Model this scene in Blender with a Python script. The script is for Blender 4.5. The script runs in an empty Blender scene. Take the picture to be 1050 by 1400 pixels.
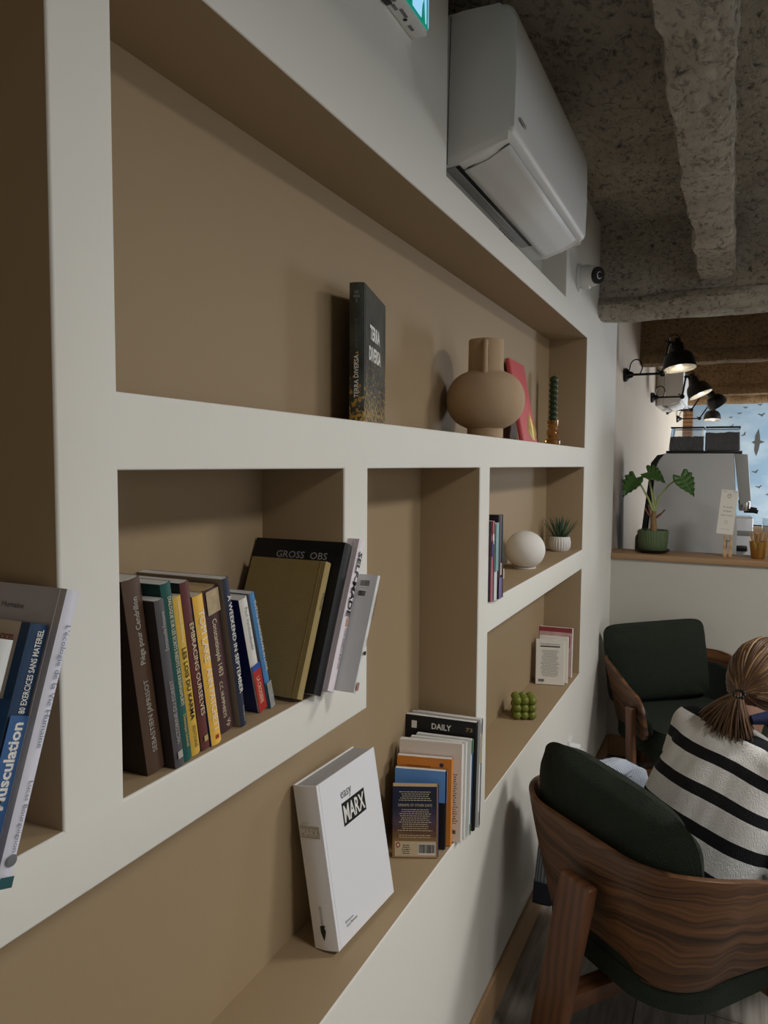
import bpy, bmesh, math, random
from mathutils import Vector, Matrix, noise
random.seed(7)
S = bpy.context.scene
COL = S.collection
H = 1.69                      # camera height above the floor; most measured heights are relative to it
PI = math.pi

# ------------------------------------------------------------------ materials
def lin(c):
    return tuple(((v/255)/12.92 if v/255 <= .04045 else ((v/255+.055)/1.055)**2.4) for v in c)
MATS = {}
def pm(name, rgb, rough=.6, metal=0., bump=0., bscale=60., var=0., vscale=6., spec=.5, sheen=0., emit=None, estr=0., trans=0., ior=1.45, stretch=(1,1,1), alpha=1.):
    if name in MATS: return MATS[name]
    m = bpy.data.materials.new(name); m.use_nodes = True
    nt = m.node_tree; N = nt.nodes; L = nt.links
    b = N['Principled BSDF']
    col = lin(rgb)+(1,)
    b.inputs['Base Color'].default_value = col
    b.inputs['Roughness'].default_value = rough
    b.inputs['Metallic'].default_value = metal
    b.inputs['Specular IOR Level'].default_value = spec
    b.inputs['IOR'].default_value = ior
    b.inputs['Transmission Weight'].default_value = trans
    if sheen: b.inputs['Sheen Weight'].default_value = sheen
    if emit:
        b.inputs['Emission Color'].default_value = lin(emit)+(1,); b.inputs['Emission Strength'].default_value = estr
    tc = mp = None
    if bump or var:
        tc = N.new('ShaderNodeTexCoord'); mp = N.new('ShaderNodeMapping'); mp.inputs['Scale'].default_value = stretch
        L.new(tc.outputs['Object'], mp.inputs['Vector'])
    if var:
        n = N.new('ShaderNodeTexNoise'); n.inputs['Scale'].default_value = vscale; n.inputs['Detail'].default_value = 5
        L.new(mp.outputs[0], n.inputs['Vector'])
        mx = N.new('ShaderNodeMix'); mx.data_type = 'RGBA'
        mx.inputs[6].default_value = tuple(v*(1-var) for v in col[:3])+(1,)
        mx.inputs[7].default_value = tuple(min(1, v*(1+var)) for v in col[:3])+(1,)
        L.new(n.outputs['Fac'], mx.inputs[0]); L.new(mx.outputs[2], b.inputs['Base Color'])
    if bump:
        n2 = N.new('ShaderNodeTexNoise'); n2.inputs['Scale'].default_value = bscale; n2.inputs['Detail'].default_value = 4
        L.new(mp.outputs[0], n2.inputs['Vector'])
        bp = N.new('ShaderNodeBump'); bp.inputs['Strength'].default_value = bump; bp.inputs['Distance'].default_value = .01
        L.new(n2.outputs['Fac'], bp.inputs['Height']); L.new(bp.outputs[0], b.inputs['Normal'])
    MATS[name] = m
    return m

def nodes_of(m):
    nt = m.node_tree
    return nt, nt.nodes, nt.links, nt.nodes['Principled BSDF']

def wood(name, dark, light, axis='Z', scale=14., dist=5., rough=.4, gstretch=(2, 2, 30)):
    m = pm(name, light, rough)
    nt, N, L, b = nodes_of(m)
    tc = N.new('ShaderNodeTexCoord')
    mp = N.new('ShaderNodeMapping'); mp.inputs['Scale'].default_value = (.6, .6, 1) if axis == 'Z' else ((1, .15, 1) if axis == 'Y' else (.15, 1, 1))
    L.new(tc.outputs['Object'], mp.inputs[0])
    w = N.new('ShaderNodeTexWave'); w.bands_direction = 'Z' if axis == 'Z' else 'X' if axis == 'Y' else 'Y'
    w.inputs['Scale'].default_value = scale; w.inputs['Distortion'].default_value = dist; w.inputs['Detail'].default_value = 1.2; w.inputs['Detail Scale'].default_value = .55
    L.new(mp.outputs[0], w.inputs[0])
    mp2 = N.new('ShaderNodeMapping'); mp2.inputs['Scale'].default_value = gstretch
    L.new(tc.outputs['Object'], mp2.inputs[0])
    n = N.new('ShaderNodeTexNoise'); n.inputs['Scale'].default_value = 6; n.inputs['Detail'].default_value = 6
    L.new(mp2.outputs[0], n.inputs[0])
    ad = N.new('ShaderNodeMath'); ad.operation = 'MULTIPLY_ADD'; ad.inputs[1].default_value = .55; L.new(w.outputs['Fac'], ad.inputs[0])
    ml = N.new('ShaderNodeMath'); ml.operation = 'MULTIPLY'; ml.inputs[1].default_value = .5; L.new(n.outputs['Fac'], ml.inputs[0]); L.new(ml.outputs[0], ad.inputs[2])
    cr = N.new('ShaderNodeValToRGB'); cr.color_ramp.elements[0].color = lin(dark)+(1,); cr.color_ramp.elements[1].color = lin(light)+(1,)
    cr.color_ramp.elements[0].position = .15; cr.color_ramp.elements[1].position = .75
    L.new(ad.outputs[0], cr.inputs[0]); L.new(cr.outputs[0], b.inputs['Base Color'])
    return m

WHITE = pm('white_plaster', (226, 224, 216), .75, bump=.10, bscale=14, var=.02, vscale=3)
TAN = pm('tan_paint', (160, 138, 107), .7, bump=.06, bscale=25)
LAMPWALL = pm('cream_plaster', (200, 186, 168), .8, bump=.1, bscale=14)
FACEB = pm('counter_plaster', (186, 182, 172), .8, bump=.35, bscale=5, var=.03)

def concrete(name, dark, light):
    m = pm(name, light, .95)
    nt, N, L, b = nodes_of(m)
    tc = N.new('ShaderNodeTexCoord')
    mp = N.new('ShaderNodeMapping'); mp.inputs['Scale'].default_value = (1, .55, 1.2); L.new(tc.outputs['Object'], mp.inputs[0])
    n1 = N.new('ShaderNodeTexNoise'); n1.inputs['Scale'].default_value = 40; n1.inputs['Detail'].default_value = 9; n1.inputs['Roughness'].default_value = .72; n1.inputs['Distortion'].default_value = .6
    L.new(mp.outputs[0], n1.inputs[0])
    n2 = N.new('ShaderNodeTexNoise'); n2.inputs['Scale'].default_value = 4; n2.inputs['Detail'].default_value = 4; L.new(tc.outputs['Object'], n2.inputs[0])
    cr = N.new('ShaderNodeValToRGB'); e = cr.color_ramp.elements
    e[0].position = .34; e[0].color = lin(dark)+(1,); e[1].position = .5; e[1].color = lin(light)+(1,)
    L.new(n1.outputs['Fac'], cr.inputs[0])
    mx = N.new('ShaderNodeMix'); mx.data_type = 'RGBA'; mx.blend_type = 'MULTIPLY'; mx.inputs[0].default_value = .55
    L.new(cr.outputs[0], mx.inputs[6])
    cr2 = N.new('ShaderNodeValToRGB'); cr2.color_ramp.elements[0].position = .3; cr2.color_ramp.elements[0].color = (.45, .42, .38, 1); cr2.color_ramp.elements[1].position = .65
    L.new(n2.outputs['Fac'], cr2.inputs[0]); L.new(cr2.outputs[0], mx.inputs[7])
    L.new(mx.outputs[2], b.inputs['Base Color'])
    bp = N.new('ShaderNodeBump'); bp.inputs['Strength'].default_value = 1.; bp.inputs['Distance'].default_value = .03
    L.new(n1.outputs['Fac'], bp.inputs['Height']); L.new(bp.outputs[0], b.inputs['Normal'])
    return m
CONC = concrete('rough_concrete', (104, 97, 84), (214, 204, 186))
CONCB = concrete('brown_concrete', (92, 70, 46), (168, 136, 98))

def floor_mat():
    m = pm('floor_planks', (150, 145, 138), .45)
    nt, N, L, b = nodes_of(m)
    tc = N.new('ShaderNodeTexCoord'); mp = N.new('ShaderNodeMapping'); mp.inputs['Rotation'].default_value = (0, 0, PI/2); L.new(tc.outputs['Object'], mp.inputs[0])
    br = N.new('ShaderNodeTexBrick'); br.inputs['Scale'].default_value = 1; br.inputs['Brick Width'].default_value = 1.2; br.inputs['Row Height'].default_value = .2
    br.inputs['Mortar Size'].default_value = .002; br.inputs['Color1'].default_value = lin((150, 144, 136))+(1,); br.inputs['Color2'].default_value = lin((128, 122, 115))+(1,); br.inputs['Mortar'].default_value = lin((70, 66, 62))+(1,)
    L.new(mp.outputs[0], br.inputs[0])
    mp2 = N.new('ShaderNodeMapping'); mp2.inputs['Scale'].default_value = (14, 1.2, 1); L.new(tc.outputs['Object'], mp2.inputs[0])
    n = N.new('ShaderNodeTexNoise'); n.inputs['Scale'].default_value = 3; n.inputs['Detail'].default_value = 7; L.new(mp2.outputs[0], n.inputs[0])
    cr = N.new('ShaderNodeValToRGB'); cr.color_ramp.elements[0].position = .35; cr.color_ramp.elements[0].color = (.55, .53, .5, 1); cr.color_ramp.elements[1].position = .6
    L.new(n.outputs['Fac'], cr.inputs[0])
    mx = N.new('ShaderNodeMix'); mx.data_type = 'RGBA'; mx.blend_type = 'MULTIPLY'; mx.inputs[0].default_value = 1
    L.new(br.outputs[0], mx.inputs[6]); L.new(cr.outputs[0], mx.inputs[7]); L.new(mx.outputs[2], b.inputs['Base Color'])
    return m
FLOOR = floor_mat()
def veneer(name, dark, light):
    m = pm(name, light, .4)
    nt, N, L, b = nodes_of(m)
    tc = N.new('ShaderNodeTexCoord')
    lo = N.new('ShaderNodeTexNoise'); lo.inputs['Scale'].default_value = 3.2; lo.inputs['Detail'].default_value = 2; L.new(tc.outputs['Object'], lo.inputs[0])
    sc = N.new('ShaderNodeVectorMath'); sc.operation = 'MULTIPLY'; sc.inputs[1].default_value = (0, 0, .22); L.new(lo.outputs['Color'], sc.inputs[0])
    ad = N.new('ShaderNodeVectorMath'); ad.operation = 'ADD'; L.new(tc.outputs['Object'], ad.inputs[0]); L.new(sc.outputs[0], ad.inputs[1])
    outs = []
    for z, d in ((18, 4), (75, 3)):
        mp = N.new('ShaderNodeMapping'); mp.inputs['Scale'].default_value = (.7, .7, z); L.new(ad.outputs[0], mp.inputs[0])
        n = N.new('ShaderNodeTexNoise'); n.inputs['Scale'].default_value = 1.6; n.inputs['Detail'].default_value = d; n.inputs['Roughness'].default_value = .6; L.new(mp.outputs[0], n.inputs[0]); outs.append(n)
    mx = N.new('ShaderNodeMath'); mx.operation = 'MULTIPLY_ADD'; mx.inputs[1].default_value = .6; L.new(outs[0].outputs['Fac'], mx.inputs[0])
    m2 = N.new('ShaderNodeMath'); m2.operation = 'MULTIPLY'; m2.inputs[1].default_value = .4; L.new(outs[1].outputs['Fac'], m2.inputs[0]); L.new(m2.outputs[0], mx.inputs[2])
    cr = N.new('ShaderNodeValToRGB'); e = cr.color_ramp.elements; e[0].color = lin(dark)+(1,); e[1].color = lin(light)+(1,); e[0].position = .40; e[1].position = .60
    L.new(mx.outputs[0], cr.inputs[0]); L.new(cr.outputs[0], b.inputs['Base Color'])
    return m
WALNUT = veneer('walnut_veneer', (54, 34, 20), (118, 80, 50))
WALNUTLEG = wood('walnut_solid', (78, 48, 28), (104, 66, 42), 'Y', 10., 3., .4, (30, 30, 1.5))
OAK = wood('oak_trim', (136, 106, 76), (182, 148, 112), 'Y', 8., 3., .5, (30, 1.5, 30))
OAKX = wood('oak_ledge', (128, 98, 70), (172, 138, 102), 'X', 8., 3., .5, (1.5, 30, 30))
GREEN = pm('green_boucle', (31, 40, 27), .95, bump=.9, bscale=260, var=.35, vscale=220)
GREENIN = pm('green_lining', (22, 28, 20), .95, bump=.6, bscale=240, var=.25, vscale=200)
PLASTIC = pm('white_plastic', (222, 222, 220), .5)
PLASTIC2 = pm('grey_plastic', (150, 150, 148), .4)
BLACKM = pm('black_metal', (14, 14, 15), .35, metal=.2)
BLACKP = pm('black_plastic', (10, 10, 11), .4)
CHROME = pm('chrome', (200, 200, 202), .15, metal=1.)
PAGES = pm('page_edges', (236, 226, 206), .85, bump=.5, bscale=40, var=.10, vscale=30, stretch=(60, 1, 1))
PAGESW = pm('white_page_edges', (240, 238, 234), .85, bump=.5, bscale=40, var=.06, vscale=30, stretch=(60, 1, 1))
PAGESO = pm('aged_page_edges', (206, 178, 132), .9, bump=.5, bscale=40, var=.12, vscale=30, stretch=(60, 1, 1))
def flat(rgb, rough=.5):
    return pm('print_%02x%02x%02x_%d' % (rgb[0], rgb[1], rgb[2], int(rough*100)), rgb, rough)
INKW = flat((232, 230, 224)); INKK = flat((22, 22, 24)); INKG = flat((110, 112, 116)); INKR = flat((168, 44, 40)); INKY = flat((214, 178, 96))

# ------------------------------------------------------------------ mesh builder
class MB:
    def __init__(s): s.bm = bmesh.new(); s.slot = 0
    def _new(s, geom_faces):
        for f in geom_faces: f.material_index = s.slot
    def box(s, x0, x1, y0, y1, z0, z1, M=None, bev=0., seg=2):
        r = bmesh.ops.create_cube(s.bm, size=1)
        vs = r['verts']
        for v in vs:
            v.co = Vector((x0+(v.co.x+.5)*(x1-x0), y0+(v.co.y+.5)*(y1-y0), z0+(v.co.z+.5)*(z1-z0)))
        fs = set(f for v in vs for f in v.link_faces); s._new(fs)
        if bev:
            es = list(set(e for v in vs for e in v.link_edges))
            r2 = bmesh.ops.bevel(s.bm, geom=es, offset=bev, segments=seg, profile=.5, affect='EDGES')
            s._new(r2['faces']); vs = list(set(v for v in r2['verts']) | set(v for v in vs if v.is_valid))
        if M is not None:
            for v in vs: v.co = M @ v.co
        return s
    def prism(s, poly, z0, z1, M=None, bev=0., seg=2):
        # polygon in XY extruded from z0 to z1
        lo = [s.bm.verts.new((p[0], p[1], z0)) for p in poly]; hi = [s.bm.verts.new((p[0], p[1], z1)) for p in poly]
        n = len(poly); fs = [s.bm.faces.new(lo[::-1]), s.bm.faces.new(hi)]
        for i in range(n): fs.append(s.bm.faces.new((lo[i], lo[(i+1) % n], hi[(i+1) % n], hi[i])))
        s._new(fs); vs = lo+hi
        if bev:
            es = list(set(e for f in fs[:2] for e in f.edges))
            r2 = bmesh.ops.bevel(s.bm, geom=es, offset=bev, segments=seg, profile=.5, affect='EDGES')
            s._new(r2['faces']); vs = list(set(r2['verts']) | set(v for v in vs if v.is_valid))
        if M is not None:
            for v in vs: v.co = M @ v.co
        return s
    def lathe(s, prof, seg=40, M=None, rib=None):
        rings = []
        for (r, z) in prof:
            ring = []
            for k in range(seg):
                a = 2*PI*k/seg
                rr = r*(rib(a, z) if rib else 1.)
                ring.append(s.bm.verts.new((rr*math.cos(a), rr*math.sin(a), z)))
            rings.append(ring)
        fs = []
        for i in range(len(rings)-1):
            for k in range(seg):
                fs.append(s.bm.faces.new((rings[i][k], rings[i][(k+1) % seg], rings[i+1][(k+1) % seg], rings[i+1][k])))
        if prof[0][0] > 1e-5: fs.append(s.bm.faces.new(rings[0][::-1]))
        if prof[-1][0] > 1e-5: fs.append(s.bm.faces.new(rings[-1]))
        s._new(fs); vs = [v for r in rings for v in r]
        if M is not None:
            for v in vs: v.co = M @ v.co
        return s
    def tube(s, pts, rad, seg=10, flat=1.):
        pts = [Vector(p) for p in pts]; n = len(pts)
        rads = rad if isinstance(rad, (list, tuple)) else [rad]*n
        rings = []; up = Vector((0, 0, 1)); prev = None
        for i, p in enumerate(pts):
            t = (pts[min(i+1, n-1)]-pts[max(i-1, 0)]).normalized()
            if prev is None:
                a = t.cross(up)
                if a.length < 1e-3: a = t.cross(Vector((1, 0, 0)))
            else:
                a = prev - t*prev.dot(t)
            a.normalize(); prev = a; b = t.cross(a)
            rings.append([s.bm.verts.new(p+(a*math.cos(2*PI*k/seg)+b*math.sin(2*PI*k/seg)*flat)*rads[i]) for k in range(seg)])
        fs = []
        for i in range(n-1):
            for k in range(seg): fs.append(s.bm.faces.new((rings[i][k], rings[i][(k+1) % seg], rings[i+1][(k+1) % seg], rings[i+1][k])))
        fs += [s.bm.faces.new(rings[0][::-1]), s.bm.faces.new(rings[-1])]
        s._new(fs); return s
    def ball(s, c, r, sc=(1, 1, 1), u=20, v=12, M=None):
        R3 = M.to_3x3() if M is not None else None; c = Vector(c); bmv = s.bm.verts
        def V(x, y, z):
            p = Vector((x*r*sc[0], y*r*sc[1], z*r*sc[2]))
            return bmv.new((R3 @ p if R3 else p)+c)
        top, bot = V(0, 0, 1), V(0, 0, -1); rings = []
        for i in range(1, v):
            th = PI*i/v; rings.append([V(math.sin(th)*math.cos(2*PI*k/u), math.sin(th)*math.sin(2*PI*k/u), math.cos(th)) for k in range(u)])
        fs = []
        for k in range(u):
            k2 = (k+1) % u
            fs.append(s.bm.faces.new((top, rings[0][k], rings[0][k2]))); fs.append(s.bm.faces.new((bot, rings[-1][k2], rings[-1][k])))
            for i in range(len(rings)-1): fs.append(s.bm.faces.new((rings[i][k], rings[i+1][k], rings[i+1][k2], rings[i][k2])))
        s._new(fs); return s
    def capsule(s, a, b, ra, rb, n=6):
        a = Vector(a); b = Vector(b)
        for i in range(n+1):
            t = i/n; s.ball(a.lerp(b, t), ra+(rb-ra)*t, u=16, v=10)
        return s
    def quad(s, pts):
        f = s.bm.faces.new([s.bm.verts.new(p) for p in pts]); f.material_index = s.slot; return s
    def grid(s, fn, nu, nv, closed_u=False):
        vs = [[s.bm.verts.new(fn(i/(nu if closed_u else nu-1), j/(nv-1))) for j in range(nv)] for i in range(nu)]
        fs = []
        for i in range(nu if closed_u else nu-1):
            for j in range(nv-1):
                i2 = (i+1) % nu
                fs.append(s.bm.faces.new((vs[i][j], vs[i2][j], vs[i2][j+1], vs[i][j+1])))
        s._new(fs); return s
    def build(s, name, mat, parent=None, smooth=True, ang=38, recalc=True):
        bm = s.bm
        if recalc: bmesh.ops.recalc_face_normals(bm, faces=bm.faces)
        if smooth:
            for f in bm.faces: f.smooth = True
            for e in bm.edges:
                if len(e.link_faces) == 2 and e.calc_face_angle(0) > math.radians(ang): e.smooth = False
        me = bpy.data.meshes.new(name); bm.to_mesh(me); bm.free()
        o = bpy.data.objects.new(name, me); COL.objects.link(o)
        for m in (mat if isinstance(mat, (list, tuple)) else [mat]): me.materials.append(m)
        if parent is not None: o.parent = parent
        return o

def solid_mod(o, t, off=0.):
    m = o.modifiers.new('thickness', 'SOLIDIFY'); m.thickness = t; m.offset = off
    return o
def subsurf(o, lv=1):
    m = o.modifiers.new('smooth', 'SUBSURF'); m.levels = lv; m.render_levels = lv
    return o
def tag(o, label, cat, group=None):
    o['label'] = label; o['category'] = cat
    if group: o['group'] = group
    return o
def thing(name, label, cat, loc=(0, 0, 0), rz=0., group=None, M=None):
    o = bpy.data.objects.new(name, None); COL.objects.link(o); o.empty_display_size = .05
    if M is not None: o.matrix_world = M
    else:
        o.location = loc; o.rotation_euler = (0, 0, rz)
    return tag(o, label, cat, group)
def struct(o):
    o['kind'] = 'structure'; return o
def T(x, y, z): return Matrix.Translation((x, y, z))
def RX(a): return Matrix.Rotation(a, 4, 'X')
def RY(a): return Matrix.Rotation(a, 4, 'Y')
def RZ(a): return Matrix.Rotation(a, 4, 'Z')
def rad(d): return math.radians(d)

def text(body, length, height, center, d, up, mat, parent, name='title_lettering', bold=0.):
    """flat lettering, scaled to length x height, centred, running along d with letter tops towards up"""
    cu = bpy.data.curves.new('txt', 'FONT'); cu.body = body; cu.align_x = 'CENTER'; cu.align_y = 'CENTER'; cu.resolution_u = 2
    if bold: cu.offset = bold
    tmp = bpy.data.objects.new('txt', cu); me = bpy.data.meshes.new_from_object(tmp); bpy.data.objects.remove(tmp); bpy.data.curves.remove(cu)
    xs = [v.co.x for v in me.vertices]; ys = [v.co.y for v in me.vertices]
    cx, cy = (max(xs)+min(xs))/2, (max(ys)+min(ys))/2
    sx = length/(max(xs)-min(xs)); sy = height/(max(ys)-min(ys))
    d = Vector(d).normalized(); up = Vector(up).normalized(); c = Vector(center)
    for v in me.vertices: v.co = c + d*((v.co.x-cx)*sx) + up*((v.co.y-cy)*sy)
    me.name = name; me.materials.clear(); me.materials.append(mat)
    o = bpy.data.objects.new(name, me); COL.objects.link(o); o.parent = parent
    return o
def strips(rows, d, up, nrm, mat, parent, name, off=.0004):
    """rows of (cu, cv, length, height) little flat bars in a plane; origin rows[0] is base point"""
    base = Vector(rows[0]); d = Vector(d); up = Vector(up); nrm = Vector(nrm)
    b = MB()
    for (u, v, l, h) in rows[1:]:
        c = base+d*u+up*v+nrm*off
        b.quad([c-d*l/2-up*h/2, c+d*l/2-up*h/2, c+d*l/2+up*h/2, c-d*l/2+up*h/2])
    return b.build(name, mat, parent, smooth=False, recalc=False)
def para(base, d, up, nrm, width, top, n, gap, h, mat, parent, name='blurb_text', seed=1, center=True):
    rnd = random.Random(seed); rows = [base]
    for i in range(n):
        w = width*rnd.uniform(.72, 1.); x = -w/2 if center else -width/2
        end = x+w
        while x < end-.002:
            l = min(rnd.uniform(.003, .009), end-x); rows.append((x+l/2, top-i*gap, l*.92, h)); x += l+.0012
    return strips(rows, d, up, nrm, mat, parent, name)
def barcode(base, d, up, nrm, w, h, parent, name='barcode', seed=3):
    rnd = random.Random(seed); base = Vector(base); d = Vector(d); up = Vector(up); nrm = Vector(nrm)
    b = MB()
    def q(u0, u1, v0, v1, off):
        b.quad([base+d*u0+up*v0+nrm*off, base+d*u1+up*v0+nrm*off, base+d*u1+up*v1+nrm*off, base+d*u0+up*v1+nrm*off])
    q(-w/2, w/2, -h/2, h/2, .0003)
    b.slot = 1; x = -w/2+w*.06
    while x < w/2-w*.06:
        t = rnd.choice([1, 1, 2, 3])*w/90; q(x, min(x+t, w/2-w*.05), -h*.34, h*.42, .0006); x += t+rnd.choice([1, 2])*w/90
    return b.build(name, [INKW, INKK], parent, smooth=False, recalc=False)

# ------------------------------------------------------------------ room shell
def build_left_wall():
    ys = [-1.5, .537, .621, 1.153, 1.245, 1.645, 1.93, 2.018, 2.998, 3.49, 4.41]
    zs = [-1.69, -.98, -.482, -.468, -.393, -.387, -.009, .0785, .58, .665, 1.2]
    def hole(y, z):
        if y < .537 and -.387 < z < .58: return .175
        if .621 < y < 3.49 and .0785 < z < .58: return .175
        if .621 < y < 1.153 and -.387 < z < -.009: return .175
        if 1.245 < y < 1.93 and -.468 < z < -.009: return .175
        if y < 1.93 and -.98 < z < -.468: return .175
        if 2.018 < y < 3.49 and -.393 < z < -.009: return .175
        if 2.018 < y < 3.49 and -.98 < z < -.482: return .175
        if 1.645 < y < 2.998 and z > .665: return .10
        return 0.
    b = MB(); bm = b.bm; cache = {}
    def vert(x, y, z):
        k = (round(x, 4), round(y, 4), round(z, 4))
        if k not in cache: cache[k] = bm.verts.new((x, y, z+H))
        return cache[k]
    def face(pts, mi):
        try:
            f = bm.faces.new([vert(*p) for p in pts]); f.material_index = mi
        except ValueError: pass
    ny, nz = len(ys)-1, len(zs)-1
    D = [[hole((ys[i]+ys[i+1])/2, (zs[j]+zs[j+1])/2) for j in range(nz)] for i in range(ny)]
    def mat_for(d): return 1 if d > .15 else 0
    for i in range(ny):
        for j in range(nz):
            d = D[i][j]; y0, y1, z0, z1 = ys[i], ys[i+1], zs[j], zs[j+1]
            face([(-d, y0, z0), (-d, y1, z0), (-d, y1, z1), (-d, y0, z1)], mat_for(d))
            if i+1 < ny and D[i+1][j] != d:
                e = D[i+1][j]; face([(-d, y1, z0), (-e, y1, z0), (-e, y1, z1), (-d, y1, z1)], mat_for(max(d, e)))
            if j+1 < nz and D[i][j+1] != d:
                e = D[i][j+1]; face([(-d, y0, z1), (-d, y1, z1), (-e, y1, z1), (-e, y0, z1)], mat_for(max(d, e)))
    # return at the far end and the outer back
    face([(0, 4.41, -1.69), (-.3, 4.41, -1.69), (-.3, 4.41, 1.2), (0, 4.41, 1.2)], 0)
    bmesh.ops.recalc_face_normals(bm, faces=bm.faces)
    es = []
    for e in bm.edges:
        if len(e.link_faces) == 2 and abs(e.verts[0].co.x) < 1e-4 and abs(e.verts[1].co.x) < 1e-4:
            a, c = e.link_faces
            if abs(a.normal.dot(c.normal)) < .2: es.append(e)
    r = bmesh.ops.bevel(bm, geom=es, offset=.0035, segments=3, profile=.5, affect='EDGES', material=0)
    o = b.build('wall_left', [WHITE, TAN], recalc=False, ang=50)
    return struct(o)
build_left_wall()

# hidden masonry behind the niches, so that light cannot leak
b = MB(); b.box(-.34, -.19, -1.6, 4.41, 0, 2.9); 
struct(b.build('wall_left_backing', WHITE, smooth=False))
b = MB(); b.box(-.2, -.04, 4.41, 11.6, 0, 2.9)
struct(b.build('wall_bar', LAMPWALL, smooth=False))
b = MB(); b.box(-.3, 4.3, -1.6, 11.7, -.06, 0)
struct(b.build('floor', FLOOR, smooth=False))
b = MB(); b.box(0., 4.2, -1.65, -1.5, 0, 2.9)
struct(b.build('wall_behind', WHITE, smooth=False))
# right wall with two window openings
RW = 4.1
WIN = [(.6, 3.6, .75, 2.55), (8.8, 11.2, .6, 2.6)]
b = MB()
yy = -1.6
for (a, c, z0, z1) in WIN:
    b.box(RW, RW+.2, yy, a, 0, 2.9); b.box(RW, RW+.2, a, c, 0, z0); b.box(RW, RW+.2, a, c, z1, 2.9); yy = c
b.box(RW, RW+.2, yy, 11.7, 0, 2.9)
struct(b.build('wall_right', WHITE, smooth=False))
for i, (a, c, z0, z1) in enumerate(WIN):
    b = MB(); n = 3 if i == 0 else 5
    b.box(RW+.08, RW+.14, a, c, z0, z0+.06); b.box(RW+.08, RW+.14, a, c, z1-.06, z1)
    for k in range(n+1):
        y = a+(c-a-.06)*k/n; b.box(RW+.08, RW+.14, y, y+.06, z0, z1)
    struct(b.build('window_%d' % (i+1), PLASTIC, smooth=False))

# ceiling of sprayed concrete with beams
def rough_grid(name, x0, x1, y0, y1, z, mat, nx, ny, amp):
    b = MB()
    def fn(u, v):
        x = x0+(x1-x0)*u; y = y0+(y1-y0)*v
        return Vector((x, y, z+amp*noise.noise(Vector((x*5, y*5, 0)))+amp*.5*noise.noise(Vector((x*19, y*19, 3)))))
    b.grid(fn, nx, ny)
    return struct(b.build(name, mat, recalc=False))
rough_grid('ceiling', -.3, 4.3, -1.6, 4.0, H+1.17, CONC, 150, 180, .012)
rough_grid('ceiling_bar', -.3, 4.3, 3.9, 11.7, H+1.17, CONCB, 90, 150, .012)
b = MB(); b.box(-.3, 4.3, -1.65, 11.7, H+1.2, H+1.3); struct(b.build('ceiling_slab', CONC, smooth=False))
def rough_beam(name, axis, a0, a1, c, w, zb, zt, mat, lip=0.02, n=160, m=44, amp=.008, seed=0.):
    """beam with a rounded, slightly swollen foot; cross-section swept along axis"""
    prof = []
    r = .03
    prof.append((-w/2, zt))
    for k in range(10): prof.append((-w/2-.0, zt-(zt-zb-.10)*(k+1)/10))
    prof += [(-w/2-lip*.55, zb+.088), (-w/2-lip, zb+.055), (-w/2-lip*.8, zb+.02), (-w/2-lip*.2, zb+.005), (-w/4, zb), (0, zb-.002), (w/4, zb), (w/2+lip*.2, zb+.005), (w/2+lip*.8, zb+.02), (w/2+lip, zb+.055), (w/2+lip*.55, zb+.088)]
    for k in range(10): prof.append((w/2, zb+.10+(zt-zb-.10)*k/9))
    b = MB(); np_ = len(prof)
    def fn(u, v):
        k = v*(np_-1); i = min(int(k), np_-2); t = k-i
        q = prof[i][0]*(1-t)+prof[i+1][0]*t; z = prof[i][1]*(1-t)+prof[i+1][1]*t
        s = a0+(a1-a0)*u
        p = Vector((q*9+seed, s*6, z*9))
        q += amp*noise.noise(p)*1.4 + amp*.8*noise.noise(p*3.1); z += amp*noise.noise(p+Vector((9, 3, 1)))
        return Vector((s, c+q, z)) if axis == 'X' else Vector((c+q, s, z))
    b.grid(fn, n, np_)
    return struct(b.build(name, mat))
ZT = H+1.19
rough_beam('trim_1', 'Y', -1.55, 3.74, .524, .128, H+.845, ZT, CONC, lip=.008, n=200, seed=1., amp=.011)
rough_beam('trim_2', 'Y', -1.55, 3.74, 2.65, .128, H+.845, ZT, CONC, lip=.008, seed=2.)
rough_beam('trim_3', 'Y', -1.55, 3.74, 3.6, .128, H+.845, ZT, CONC, lip=.008, seed=3.)
rough_beam('trim_4', 'X', -.06, 4.15, 3.85, .15, H+.715, ZT, CONC, lip=.040, seed=4., amp=.011)
rough_beam('trim_5', 'X', -.06, 4.15, 6.0, .17, H+.755, ZT, CONCB, lip=.02, seed=5.)
rough_beam('trim_6', 'X', -.06, 4.15, 8.55, .17, H+.735, ZT, CONCB, lip=.02, seed=6.)
rough_beam('trim_7', 'X', -.06, 4.15, 10.6, .17, H+.80, ZT, CONCB, lip=.02, seed=7.)
# baseboards
b = MB(); b.box(0, .014, -1.5, 4.38, 0, .118, bev=.003)
struct(b.build('baseboard_left', OAK))

# bar front wall (half height) with wooden ledge on top
b = MB(); b.box(.0, 4.1, 4.40, 4.55, 0, H-.5365)
struct(b.build('wall_counter', FACEB, smooth=False))
b = MB(); b.box(.014, 4.1, 4.386, 4.40, 0, .118, bev=.003)
struct(b.build('baseboard_counter', OAKX))
b = MB(); b.box(-.02, 4.1, 4.385, 4.66, H-.536, H-.504, bev=.003)
tag(b.build('counter_ledge', OAKX), 'long oak ledge capping the pale half-height bar wall', 'counter')
b = MB(); b.box(0, 4.0, 4.552, 5.42, .86, .90, bev=.004); b.box(.0, 4.0, 4.6, 5.4, 0, .86)
tag(b.build('bar_worktop', pm('worktop_grey', (120, 120, 118), .4)), 'grey worktop behind the bar ledge carrying the coffee machine', 'counter')

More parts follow.
